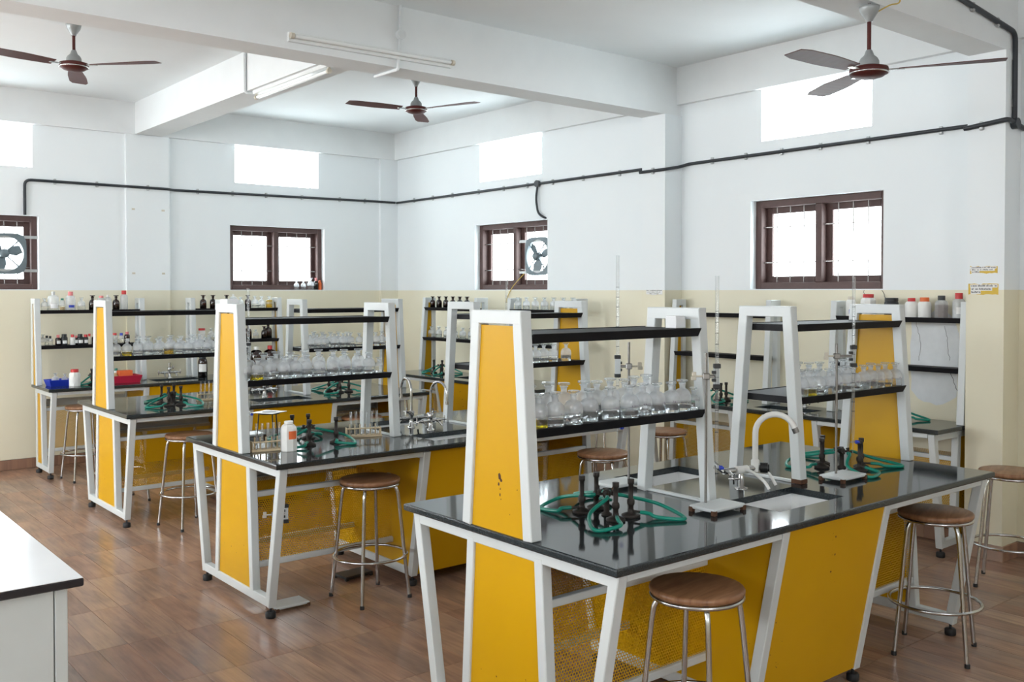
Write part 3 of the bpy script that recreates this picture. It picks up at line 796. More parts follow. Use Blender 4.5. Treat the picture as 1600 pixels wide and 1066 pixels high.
row([2.272,2.345,2.437,2.539,2.642,2.737,2.82,2.905,2.985,3.062], B1[1]+0.475,
    {0:(k_yel,'bottle of yellow liquid at the left end of the nearest rack')}, G1, L1, ['V','V','H.','4.N','1.Na2CO3','K.BENZ','4.BaCl2','1.Ba','7.B.C.T',None])
put(k_sml, (3.132, B1[1]+0.475, SZ), 'smallest bottle, at the right end of the nearest left rack', G1)
row([2.36,2.454,2.542,2.638,2.721,2.80,2.87,2.94,3.013], B1[1]+0.625, None, G1, '%s clear bottle from the left, back row of the nearest bench\'s left rack', s=1.1)
L1R = '%s clear bottle from the left, front row of the nearest bench\'s right rack'
row([3.905,3.973,4.046,4.12,4.196,4.266,4.353,4.441,4.516,4.585,4.663,4.745], B1[1]+0.475,
    {1:(k_yel,'bottle of yellow liquid on the nearest bench\'s right rack'),11:(k_emp,'empty clear bottle against the yellow panel at far right')}, G1, L1R, [None,'F','',None,'HCl','CaCl2','HCl','I.NaCl','CL','V','Na','III'])
row([4.10,4.192,4.29,4.398,4.48,4.562], B1[1]+0.625, None, G1, '%s clear bottle from the left, back row of the nearest bench\'s right rack', s=1.12)
G2 = 'reagent bottles on the middle bench'
row([2.22,2.288,2.367,2.446,2.523,2.596,2.67,2.756,2.839,2.924,3.007], B2[1]+0.475, {1:(k_yel,'bottle of yellow liquid on the middle bench\'s left rack')},
    G2, '%s clear bottle from the left, front row of the middle bench\'s left rack', ['H','','NaNO3','H','S','','BaCl2','NaNO3','AgNO3','Na2SO4',''])
put(k_sml, (3.076, B2[1]+0.475, SZ), 'smallest bottle, at the right end of the middle bench\'s left rack', G2)
row([2.303,2.395,2.479,2.562,2.656,2.75,2.849,2.927], B2[1]+0.625, None, G2, '%s clear bottle from the left, back row of the middle bench\'s left rack', s=1.12)
put(kinds[0], (3.02, B2[1]+0.625, SZ), 'last tall back-row bottle on the middle bench\'s left rack', G2, s=1.12)
row([3.89,3.97,4.05,4.27,4.345,4.42,4.51,4.624], B2[1]+0.475, None, G2, '%s clear bottle from the left on the middle bench\'s right rack')
G3 = 'reagent bottles on the farthest bench'
row([2.29,2.371,2.449,2.528,2.606,2.69,2.765,2.838,2.912,2.992,3.07], B3[1]+0.475, {1:(k_yel,'bottle of yellow liquid on the farthest bench\'s left rack'),5:(k_amb,'bottle of amber liquid on the farthest bench\'s left rack')},
    G3, '%s clear bottle from the left, front row of the farthest bench\'s left rack', [None,None,'H','','','','','','','',''])
row([2.50,2.578,2.675,2.764,2.843,2.925,2.997,3.075], B3[1]+0.625, None, G3, '%s clear bottle from the left, back row of the farthest bench\'s left rack', s=1.1)
row([3.91,3.987,4.064,4.152,4.235,4.318,4.403,4.50,4.572,4.644,4.72], B3[1]+0.475, None, G3, '%s clear bottle from the left, front row of the farthest bench\'s right rack')
row([3.95,4.03,4.11,4.19,4.27,4.36], B3[1]+0.625, None, G3, '%s clear bottle from the left, back row of the farthest bench\'s right rack', s=1.05)
# corner rack on right wall (rack axis along -y)
rx = R1B[0]+0.635
GR1 = 'small bottles on the corner racks'
for i in range(11):
    put(k_brn, (rx-0.08+(0.04 if i % 2 else 0), 9.03-i*0.066, WT), '%s small brown bottle from the left on the corner rack' % ORD[i], GR1)
for i in range(11):
    put(kinds[i%4] if i % 3 else k_emp, (rx-0.10+(0.05 if i % 2 else 0), 9.03-i*0.076, WS), '%s clear bottle from the left on the corner rack\'s lower shelf' % ORD[i], GR1, s=0.95)
for i in range(13):
    put(kinds[i%4] if i % 2 else k_emp, (rx-0.09+(0.05 if i % 2 else 0), 7.50-i*0.069, WT), '%s clear bottle from the left, top shelf beside the middle pillar' % ORD[i], GR1, s=0.95)
for i in range(10):
    put(kinds[i%4] if i % 2 else k_emp, (rx-0.09+(0.04 if i % 2 else 0), 7.48-i*0.08, WS), '%s clear bottle from the left, lower shelf beside the middle pillar' % ORD[i], GR1, s=0.95)

# plastic bottles and jars
def make_jar(name, body_mat, cap_mat, R, h, rn, hc, sides=20, shoulder=0.75, label=None, capr=None, fillmat=None, fill=0.0):
    hb = h*shoulder
    prof = [(R*0.94,0),(R,0.005),(R,hb)]+[(rn+(R-rn)*math.cos(i/4*PI/2), hb+(h-hb)*0.9*math.sin(i/4*PI/2)) for i in range(1,5)]+[(rn,h)]
    me = MB().lathe(prof, sides, cap1=False, smooth=sides > 10).mesh(name, body_mat); o = obj(name, me)
    cr = capr or rn*1.15
    MB().lathe([(cr,h-0.004),(cr,h+hc-0.002),(cr*0.95,h+hc)],16).build('cap', cap_mat, o)
    if fillmat: MB().lathe([(R*0.9,0.003),(R*0.94,0.006),(R*0.94,fill),(0,fill+0.001)],sides).build('contents', fillmat, o)
    if label:
        lm, z0, z1, a = label; mb = MB(); n_ = 8
        for i in range(n_):
            a0 = -PI/2-a+2*a*i/n_; a1 = -PI/2-a+2*a*(i+1)/n_; q = R+0.0008
            mb.add([(q*math.cos(a0),q*math.sin(a0),z0),(q*math.cos(a1),q*math.sin(a1),z0),(q*math.cos(a1),q*math.sin(a1),z1),(q*math.cos(a0),q*math.sin(a0),z1)], [(0,1,2,3)], True)
        mb.build('label', lm, o)
    return o
def single(o, loc, label, cat='bottle', group=None, rot=0.0):
    o.location = loc; o.rotation_euler = (0,0,rot); return tag(o, label, cat, group)
TZ = WT
GP = 'plastic chemical bottles by the notice pillar'
xs = R2B[0]+0.515-0.066
RR = -PI/4
single(make_jar('plastic_bottle','plastic_white','plastic_cream',0.035,0.125,0.02,0.02,label=('cap_blue',0.015,0.05,0.6)), (xs,3.92,TZ), 'white bottle with cream cap and blue label on the right wall', group=GP, rot=RR)
single(make_jar('plastic_jar','plastic_white','cap_red',0.055,0.14,0.033,0.022,sides=8,label=('sticker_white',0.02,0.09,0.7)), (xs,3.78,TZ), 'wide white jar with flat red lid on the right wall', 'jar', GP, RR)
single(make_jar('plastic_jar','cap_black','cap_black',0.05,0.115,0.04,0.02), (xs,3.60,TZ), 'squat black jar with black lid below the largest window', 'jar', GP)
single(make_jar('plastic_bottle','plastic_white','cap_red',0.045,0.115,0.022,0.02), (xs,3.45,TZ), 'white bottle with small red cap behind the rack frame', group=GP)
single(make_jar('plastic_bottle','plastic_white','cap_orange',0.044,0.115,0.027,0.025,label=('sticker_white',0.012,0.07,0.9)), (xs,3.355,TZ), 'white bottle with orange screw cap', group=GP, rot=RR)
single(make_jar('plastic_bottle','dusty_plastic','cap_black',0.044,0.125,0.021,0.028,sides=8,fillmat='rust',fill=0.09), (xs,3.235,TZ), 'grey bottle with dark contents and black cap', group=GP, rot=RR)
single(make_jar('plastic_bottle','dusty_plastic','cap_red',0.041,0.135,0.021,0.036,fillmat='sticker_white',fill=0.06,label=('sticker_white',0.03,0.075,0.7)), (xs,3.115,TZ), 'tall translucent bottle with bright red cap by the notice pillar', group=GP, rot=RR)

# back wall, left rack
yb_ = BWB[1]+0.635-0.10
GB = 'bottles on the back wall racks'
put(k_emp, (2.353,yb_,TZ), 'short clear bottle with tan residue at the far left', GB, s=0.9); 
single(make_jar('round_bottle','bottle_glass','clip_grey',0.05,0.15,0.014,0.03,label=('paper',0.02,0.06,0.7)), (2.43,yb_,TZ), 'tall round glass bottle with grey cap, top left shelf', group=GB)
single(make_jar('small_bottle','bottle_glass','cap_green',0.024,0.10,0.012,0.014,fillmat='solution_tan',fill=0.03), (2.511,yb_,TZ), 'thin clear bottle with green cap, top left shelf', group=GB)
single(make_jar('plastic_bottle','dusty_plastic','cap_pink',0.045,0.145,0.02,0.035,label=('cap_blue',0.025,0.05,0.6)), (2.586,yb_,TZ), 'white plastic bottle with red cap and blue print', group=GB)
put(k_emp, (2.687,yb_,TZ), 'empty clear bottle left of the brown bottle, top left shelf', GB, s=0.95)
put(k_brn, (2.789,yb_,TZ), 'brown glass bottle at the middle of the top left shelf', GB, s=1.15)
single(make_jar('plastic_bottle','dusty_plastic','cap_pink',0.04,0.12,0.018,0.018), (2.871,yb_,TZ), 'dull plastic bottle with pink cap half hidden by the rack frame', group=GB)
single(make_jar('cone_bottle','dusty_plastic','plastic_white',0.035,0.13,0.01,0.015), (2.939,yb_+0.02,TZ), 'white cone-topped bottle behind the rack frame', group=GB)
put(k_brn, (3.013,yb_,TZ), 'brown glass bottle with white label, right of the rack frame', GB, s=1.15)
single(make_jar('plastic_bottle','dusty_plastic','cap_red',0.036,0.155,0.02,0.035), (3.09,yb_,TZ), 'tall plastic bottle with bright red cap, top left shelf', group=GB)
zs_ = WS
put(k_emp, (2.335,yb_,zs_), 'clear bottle at the left end of the middle left shelf', GB, s=0.85)
mids = [(2.37,'small_bottle','bottle_glass','cap_black',0.02,0.075,0.01,0.02,'slim dropper bottle with black top beside a clear bottle'),
 (2.40,'small_bottle','bottle_glass','cap_black',0.024,0.07,0.01,0.02,'stubby dropper bottle with black top'),
 (2.471,'small_bottle','amber_glass','cap_pink',0.026,0.075,0.012,0.025,'little brown bottle with pink dropper'),
 (2.526,'plastic_bottle','cap_black','cap_black',0.03,0.085,0.02,0.02,'black bottle with black cap and grey label'),
 (2.601,'small_bottle','plastic_white','cap_red',0.026,0.075,0.013,0.025,'white bottle with red dropper cap on the middle left shelf'),
 (2.635,'small_bottle','amber_glass','cap_pink',0.02,0.07,0.01,0.018,'tiny brown bottle with pink cap behind the white one'),
 (2.672,'plastic_bottle','cap_black','cap_black',0.03,0.08,0.018,0.022,'black bottle with white label on the middle left shelf'),
 (2.723,'small_bottle','cap_black','cap_red',0.026,0.075,0.015,0.022,'black bottle with red cap and white label'),
 (2.757,'small_bottle','plastic_cream','cap_red',0.022,0.08,0.01,0.022,'cream bottle with pointed red cap'),
 (2.809,'small_bottle','amber_glass','cap_pink',0.028,0.078,0.016,0.022,'brown bottle with red cap next to the rack frame'),
 (2.998,'small_bottle','bottle_glass','cap_red',0.028,0.085,0.016,0.018,'clear bottle with red lid right of the rack frame'),
 (3.062,'small_bottle','bottle_glass','cap_blue',0.026,0.08,0.013,0.022,'clear bottle with blue cap on the back wall rack'),
 (3.117,'small_bottle','amber_glass','cap_pink',0.027,0.09,0.014,0.022,'brown bottle with brown-red cap beside the blue-capped one')]
for (x,nm,bm_,cm_,R,h,rn,hc,l) in mids:
    lb = ('sticker_white',0.015,0.045,0.7) if bm_ in ('cap_black','amber_glass') else None
    single(make_jar(nm,bm_,cm_,R,h,rn,hc,label=lb), (x,yb_,zs_), l, group=GB)
# back wall, right rack
put(k_brn,(3.903,yb_,TZ),'first brown bottle on the top right back shelf',GB,s=1.15,rot=-0.5); put(k_brn,(4.01,yb_,TZ),'second brown bottle on the top right back shelf',GB,s=1.15)
put(k_brn,(4.16,yb_,TZ),'brown bottle just right of the yellow frame, back wall',GB,s=1.15)
single(make_jar('cone_bottle','dusty_plastic','plastic_white',0.04,0.13,0.01,0.02), (4.235,yb_,TZ), 'white plastic bottle with narrow tip, top right back shelf', group=GB)
put(k_amb,(4.318,yb_,TZ),'clear bottle with tan liquid behind the burette',GB,s=0.95)
put(k_brn,(4.401,yb_,TZ),'brown bottle between burette and clear bottles',GB,s=1.15)
put(kinds[0],(4.48,yb_,TZ),'left one of two clear bottles on the top right back shelf',GB,s=1.05); put(kinds[1],(4.559,yb_,TZ),'right one of two clear bottles on the top right back shelf',GB,s=1.0)
k_amb2 = make_reagent('reagent_bottle','liquid_amber',0.085); single(k_amb2,(4.649,yb_,TZ),'bottle full of amber liquid on the top right back shelf',group=GB)
single(make_jar('plastic_jar','plastic_white','cap_red',0.035,0.11,0.03,0.018), (3.886,yb_,zs_), 'white jar with flat red lid on the back wall rack','jar',GB)
put(k_emp,(3.989,yb_,zs_),'clear bottle with black plug beside the red-lidded jar',GB)
put(k_brn,(4.401,yb_,zs_),'large brown bottle on the lower right back shelf',GB,s=1.35); put(k_emp,(4.49,yb_,zs_),'small clear jar between brown bottles',GB,s=0.8)
put(k_brn,(4.575,yb_-0.03,zs_),'brown bottle in front on the lower right back shelf',GB,s=1.1); put(k_brn,(4.645,yb_+0.02,zs_),'brown bottle with tan label on the lower right back shelf',GB,s=1.4)
single(make_jar('winchester_bottle','amber_glass','plastic_white',0.075,0.26,0.022,0.03,fillmat='charcoal_fill',fill=0.16), (4.46,9.86,H), 'big brown bottle with white cap on the back bench', group=GB)
single(make_jar('winchester_bottle','amber_glass','cap_red',0.075,0.26,0.022,0.035,fillmat='solution_tan',fill=0.15), (4.62,9.86,H), 'big brown bottle with pink-red cap on the back bench', group=GB)
single(make_jar('chemical_bottle','amber_glass','cap_black',0.047,0.20,0.03,0.03,label=('sticker_white',0.06,0.14,0.9),fillmat='charcoal_fill',fill=0.06), (3.815,9.735,H), 'brown bottle with broad white label beside the back sink', group=GB, rot=-0.4)
# back bench trays
def tray(name, mat, sx, sy_, h, loc, rot, label):
    mb = MB(); f = 0.012
    o_ = [(-sx/2,-sy_/2),(sx/2,-sy_/2),(sx/2,sy_/2),(-sx/2,sy_/2)]
    def ring(d, z): return [(x+(d if x > 0 else -d), y+(d if y > 0 else -d), z) for x,y in o_]
    R_ = [ring(0,0),ring(f,h),ring(f+0.006,h),ring(f+0.006,h-0.004),ring(f-0.003,h-0.003),ring(-0.003,0.004)]
    vs = sum(R_,[]); fs = [(3,2,1,0)]
    seq = [0,3,2,1,4,5]
    for a_,b_ in zip(seq[:-1],seq[1:]):
        for i in range(4): j=(i+1)%4; fs.append((a_*4+i,a_*4+j,b_*4+j,b_*4+i))
    fs.append((20,21,22,23)); mb.add(vs,fs)
    o = mb.build(name,mat); single(o,loc,label,'tray',rot=rot); return o
tray('plastic_tray','tray_blue',0.19,0.15,0.06,(2.43,9.74,H),0.05,'blue plastic tray on the back wall bench')
put(k_emp,(2.395,9.74,H+0.005),'clear bottle standing in the left of the blue tray',GB,s=0.9); put(k_emp,(2.485,9.765,H+0.005),'clear bottle in the blue tray behind the white jar',GB,s=0.8)
single(make_jar('plastic_bottle','plastic_white','cap_red',0.05,0.135,0.03,0.024,sides=8,label=('sticker_white',0.03,0.09,0.6)), (2.53,9.60,H), 'white eight-sided bottle with red lid beside the blue tray', group=GB, rot=-0.4)
tray('plastic_tray','tray_red',0.28,0.2,0.07,(3.0,9.72,H),0.0,'red plastic tray on the back wall bench')
single(MB().lathe([(0.03,0),(0.03,0.06),(0.015,0.08),(0.012,0.09)],12).build('cork_bottle','solution_tan'), (2.93,9.71,H+0.005), 'brown bottle lying low in the red tray', group=GB)
o = MB().box((-0.08,-0.05,0),(0.08,0.05,0.025),0.003).box((-0.07,-0.04,0.02),(0.06,0.045,0.11),0.003).build('cardboard_packet','label_orange'); single(o,(3.03,9.72,H+0.005),'orange packet lying in the red tray','packet')
single(make_jar('small_bottle','plastic_white','cap_green',0.022,0.11,0.012,0.02),(2.96,9.775,H+0.005),'bottle with green cap standing in the red tray',group=GB)

# ------------------------------------------------------------------ burner groups: gas tap, four burners, four hoses
def burner_mesh():
    mb = MB().lathe([(0.036,0),(0.038,0.003),(0.038,0.009),(0.030,0.013),(0.013,0.02),(0.012,0.03)],16)
    mb.lathe([(0.011,0.028),(0.0105,0.045),(0.0135,0.047),(0.0135,0.07),(0.0095,0.072),(0.0095,0.128),(0.013,0.131),(0.0135,0.15),(0.010,0.15)],12)
    return mb
def make_burner():
    o = burner_mesh().build('bunsen_burner','cast_iron')
    MB().cyl((0,-0.008,0.024),(0,-0.05,0.024),0.005,8).build('gas_inlet','cast_iron',o)
    MB().lathe([(0.0145,0.05),(0.0152,0.052),(0.0152,0.064),(0.0145,0.066)],12).build('air_collar','cast_iron',o); return o
bu0 = make_burner()
def make_gastap():
    t = thing('gas_tap','x','gas tap',group='gas taps on the benches')
    MB().lathe([(0.022,0),(0.022,0.006),(0.012,0.012),(0.011,0.07),(0.016,0.074),(0.016,0.095),(0.008,0.1)],12).build('column','cast_iron',t)
    for i in range(4):
        a = PI/4+i*PI/2; c, s_ = math.cos(a), math.sin(a)
        nz = MB().cyl((0.012*c,0.012*s_,0.084),(0.05*c,0.05*s_,0.08),0.0055,8).lathe([(0.0075,0.08),(0.0075,0.098)],8,Matrix.Translation((0.03*c,0.03*s_,0))).build('nozzle','cast_iron',t)
        MB().box((0.018*c-0.004,0.018*s_-0.004,0.094),(0.018*c+0.022*c+0.004,0.018*s_+0.022*s_+0.004,0.101),0.001).build('lever','cast_iron',nz)
    return t
gt0 = make_gastap()
first = [True]
gid = 0
def hose(c, s_, idx, bpos):
    """rubber hose from nozzle idx of tap at c, out in a loop, back to burner inlet"""
    pts = s_
    return MB().tube(crom(pts,7),0.0068,8)
def burner_group(cx, cy, where, z=H, ids=(0,1,2,3), sc=1.0, rot=0.0, spots=None):
    def R(x,y): return (cx+(x*math.cos(rot)-y*math.sin(rot))*sc, cy+(x*math.sin(rot)+y*math.cos(rot))*sc)
    if first[0]: g = gt0; g.location = (cx,cy,z); g['label'] = 'gas tap in the burner group on the '+where
    else: g = dup(gt0,(cx,cy,z),0,'gas tap in the burner group on the '+where)
    spots = spots or [(-0.055,0.085),(0.045,0.105),(-0.045,-0.095),(0.05,-0.085)]
    words = ['rear left','rear right','front left','front right']
    loops = [[(-0.03,0.235),(-0.145,0.235),(-0.15,0.13)],[(0.06,0.25),(0.165,0.26),(0.16,0.14)],[(-0.15,-0.06),(-0.235,-0.175),(-0.135,-0.205)],[(0.19,-0.10),(0.165,-0.265),(0.08,-0.20)]]
    dirs = [(-1,1),(1,1),(-1,-1),(1,-1)]
    for i in ids:
        bx, by = R(*spots[i]); dx, dy = dirs[i]
        ang = math.atan2(loops[i][2][1]-spots[i][1], loops[i][2][0]-spots[i][0])+rot
        l = '%s burner of the group on the %s' % (words[i], where)
        if first[0] and i == ids[0]: bo = bu0; bo.location = (bx,by,z); bo.rotation_euler = (0,0,ang+PI/2); tag(bo,l,'burner','bunsen burners')
        else: bo = dup(bu0,(bx,by,z),ang+PI/2,l,'bunsen burners'); bo['category'] = 'burner'
        n0 = (0.048*dx*0.7071,0.048*dy*0.7071); n1 = (n0[0]*1.45,n0[1]*1.45)
        e = (math.cos(ang-rot)*0.045+spots[i][0], math.sin(ang-rot)*0.045+spots[i][1])
        e2 = (math.cos(ang-rot)*0.085+spots[i][0], math.sin(ang-rot)*0.085+spots[i][1])
        path = [(*R(*n0),z+0.08),(*R(*n1),z+0.078),(*R(*loops[i][0]),z+0.035),(*R(*loops[i][1]),z+0.0085),(*R(*loops[i][2]),z+0.014),(*R(*e2),z+0.023),(*R(*e),z+0.024)]
        h = MB().tube(crom(path,7),0.0078,8).build('rubber_hose','hose_green'); tag(h,'green hose of the %s burner on the %s' % (words[i],where),'hose','green gas hoses')
    first[0] = False
burner_group(2.712,2.722,'nearest bench\'s left half')
burner_group(4.36,2.70,'nearest bench\'s right half', rot=0.35)
burner_group(2.66,5.16,'middle bench\'s left half', rot=0.0, spots=[(-0.04,0.13),(0.06,0.12),(-0.055,-0.12),(0.115,-0.125)])
burner_group(4.33,5.18,'middle bench\'s right half')
burner_group(2.71,7.56,'farthest bench\'s left half', rot=-0.1)
burner_group(4.22,7.60,'farthest bench\'s right half')
burner_group(2.735,9.74,'back wall bench', ids=(2,3), sc=0.62)
burner_group(R1B[0]+0.33,8.55,'corner bench', ids=(0,2,3), sc=0.8)
burner_group(R2B[0]+0.27,5.02,'bench below the largest window, left end', ids=(0,2,3), sc=0.8)
burner_group(R2B[0]+0.27,3.50,'bench below the largest window, right end', ids=(2,3), sc=0.8)

# ------------------------------------------------------------------ retort stands and burettes
def stand(loc, rot, rod, hrod, zc, off, label, btop=None, blen=0.8, blabel=None, bmat='powder_white', blue=True):
    """rod = rod foot on the base, off = clamp reach from the rod; both in local axes"""
    t = thing('retort_stand', label, 'retort stand', loc, rot, 'retort stands'); rx_, ry_ = rod
    MB().box((-0.10,-0.065,0.012),(0.10,0.065,0.027),0.004).build('base_plate',bmat,t)
    for sx_ in (-1,1):
        for sy_ in (-1,1): MB().box((sx_*0.082,sy_*0.047,0),(sx_*0.102,sy_*0.067,0.02),0.002).build('base_foot','rust',t)
    MB().cyl((rx_,ry_,0.02),(rx_,ry_,hrod),0.0055,10).build('rod','steel',t)
    u = Vector((off[0],off[1],0)); L_ = u.length; u.normalize(); R0 = Vector((rx_,ry_,zc)); B = R0+u*L_; v = Vector((-u.y,u.x,0))
    m = Matrix(((u.x,v.x,0,rx_),(u.y,v.y,0,ry_),(0,0,1,zc),(0,0,0,1)))
    cl = MB().box((-0.014,-0.012,-0.013),(0.014,0.012,0.013),0.003,m).build('boss_head','steel',t)
    mb = MB(); mb.cyl(R0-u*0.012,R0-u*0.04,0.004,8); mb.box((-0.062,-0.003,-0.016),(-0.04,0.003,0.0),0.002,m); mb.box((-0.058,-0.003,0.0),(-0.04,0.003,0.018),0.002,m); mb.build('wing_screw','plastic_cream',cl)
    MB().bar(R0+u*0.01,B-u*0.008,0.012,0.012).build('clamp_arm','steel',t)
    mb = MB(); mb.box((L_-0.013,0.006,-0.05),(L_+0.013,0.011,0.05),0.001,m); mb.build('clamp_plate','powder_white',t)
    for dz in (-0.042,0.042): MB().box((L_-0.014,-0.013,dz-0.009),(L_+0.014,0.012,dz+0.009),0.002,m).build('clamp_jaw','cap_black',t)
    for dz in (-0.016,0.016): MB().box((L_-0.02,-0.008,dz-0.006),(L_-0.004,0.01,dz+0.006),0.001,m).build('clamp_jaw','cap_black',t)
    if btop:
        p = Matrix.Translation(loc) @ Matrix.Rotation(rot,4,'Z') @ B; zb = btop-blen
        b = obj('burette', MB().lathe([(0.0022,0.0),(0.0028,0.05),(0.0045,0.06),(0.0075,0.10),(0.0075,blen-0.004),(0.0085,blen)],12,cap0=False,cap1=False).mesh('burette','tube_glass'))
        b.location = (p.x,p.y,zb); b.rotation_euler = (0,0,-0.6); tag(b, blabel, 'burette', 'glass burettes')
        sc_ = MB().cyl((-0.012,0,0.055),(0.014,0,0.055),0.005,8).build('stopcock','tube_glass',b)
        MB().cyl((0.012,-0.0,0.055),(0.024,-0.0,0.055),0.009,10).box((0.022,-0.016,0.05),(0.028,0.016,0.06),0.002).build('stopcock_key','cap_blue' if blue else 'cap_black',sc_)
        g = MB()
        for k_ in range(12): g.lathe([(0.0079,0.2+k_*0.045),(0.0079,0.2016+k_*0.045)],12,cap0=False,cap1=False)
        g.build('scale_marks','ink',b)
    return t
stand((3.115,2.49,H),0.0,(-0.02,0.045),0.64,0.545,(0.034,-0.028),'retort stand on the nearest bench in front of the left rack',1.805,0.84,'burette on the stand in front of the nearest left rack')
stand((3.15,3.075,H),0.0,(0.035,-0.02),0.66,0.55,(-0.040,0.033),'retort stand behind the nearest bench\'s left rack',1.905,0.84,'tallest burette, behind the nearest bench\'s left rack')
stand((4.09,2.525,H),0.0,(-0.02,0.025),0.645,0.585,(0.062,-0.050),'retort stand on the nearest bench by the right rack',1.812,0.84,'burette in front of the nearest bench\'s right rack')
stand((2.44,5.545,H),0.0,(-0.02,0.0),0.62,0.53,(0.028,-0.023),'retort stand behind the middle bench\'s left rack',1.76,0.82,'burette rising behind the middle bench\'s yellow end frame')
stand((4.52,5.53,H),0.0,(0.02,0.0),0.62,0.56,(-0.045,0.036),'retort stand behind the middle bench\'s right rack',1.83,0.82,'burette in front of the corner window with exhaust fan')
stand((2.385,4.875,0.0),0.0,(-0.085,-0.01),0.62,0.525,(0.06,-0.02),'retort stand standing on the floor under the middle bench')

# ------------------------------------------------------------------ test tube racks, tripod, bottle on the middle bench
def tube_rack(loc, rot, label, short, n_=6):
    t = thing('test_tube_rack', label, 'test tube rack', loc, rot, 'test tube racks')
    L_ = 0.032*n_+0.03
    MB().box((-L_/2,-0.035,0),(L_/2,0.035,0.012),0.002).build('base','rack_wood',t)
    for s_ in (-1,1): MB().box((s_*(L_/2-0.004),-0.03,0.01),(s_*(L_/2-0.010),0.022,0.058),0.001).build('side','rack_wood',t)
    MB().box((-L_/2+0.008,-0.028,0.05),(L_/2-0.008,-0.006,0.056),0.001).build('top_bar','rack_wood',t)
    for i in range(n_):
        x = -L_/2+0.031+0.032*i
        MB().cyl((x,0.02,0.012),(x,0.02,0.075),0.005,6).build('peg','rack_wood',t)
    for i in range(n_):
        x = -L_/2+0.031+0.032*i; m = Matrix.Rotation(rot,4,'Z') @ Vector((x,-0.018,0))
        tb = obj('test_tube', tt_mesh); tb.location = (loc[0]+m.x, loc[1]+m.y, loc[2]+0.0125)
        tag(tb, '%s test tube from the left in the %s' % (ORD[i], short), 'test tube', 'test tubes in the wooden racks')
tt_mesh = MB().lathe([(0.0,0.0),(0.005,0.0015),(0.0078,0.007),(0.008,0.012),(0.008,0.142),(0.0092,0.145)],10,cap0=False,cap1=False).mesh('test_tube','tube_glass')
tube_rack((2.335,5.025,H),-0.15,'wooden rack beside the middle bench\'s yellow frame','wooden rack on the middle bench\'s left',5)
tube_rack((3.02,5.14,H),-0.35,'wooden rack near the chrome taps','wooden rack near the chrome taps',6)
tube_rack((3.05,7.66,H),-0.2,'wooden rack on the farthest bench behind the yellow frame','farthest bench\'s nearer rack',5)
tube_rack((3.40,7.95,H),-0.3,'wooden rack on the far side of the farthest bench','farthest bench\'s far rack',5)
o = MB().box((-0.1,-0.065,0.008),(0.1,0.065,0.026),0.004).build('stand_base','cast_iron'); single(o,(2.95,5.14,0),'black stand base lying on the floor under the middle bench','stand base',rot=0.1)
for sx_ in (-1,1):
    for sy_ in (-1,1): MB().box((sx_*0.08,sy_*0.047,0),(sx_*0.1,sy_*0.065,0.012),0.002).build('base_foot','cast_iron',o)
def tripod(loc, label):
    t = thing('tripod', label, 'tripod', loc, 0.4)
    MB().tube([(0.06*math.cos(2*PI*i/24),0.06*math.sin(2*PI*i/24),0.165) for i in range(24)],0.004,6,closed=True).build('ring','cast_iron',t)
    for i in range(3):
        a = 2*PI*i/3; c,s_ = math.cos(a), math.sin(a)
        MB().tube([(0.06*c,0.06*s_,0.165),(0.068*c,0.068*s_,0.08),(0.075*c,0.075*s_,0.004)],0.004,6).build('leg','cast_iron',t)
    g = MB().box((-0.075,-0.075,0.0),(0.075,0.075,0.003),0.001).build('wire_gauze','steel'); g.location = (loc[0],loc[1],loc[2]+0.1695); g.rotation_euler = (0,0,0.5)
    tag(g,'square wire gauze lying on the tripod','wire gauze'); MB().lathe([(0.045,0.0031),(0.044,0.0042)],20).build('ceramic_disc','paper',g)
tripod((2.50,5.35,H),'iron tripod on the middle bench')
o = make_jar('plastic_bottle','plastic_white','plastic_white',0.046,0.155,0.022,0.012,sides=8,shoulder=0.72,label=('label_orange',0.07,0.115,0.55)); single(o,(2.425,4.94,H),'white plastic bottle with orange label on the middle bench',rot=0.1)

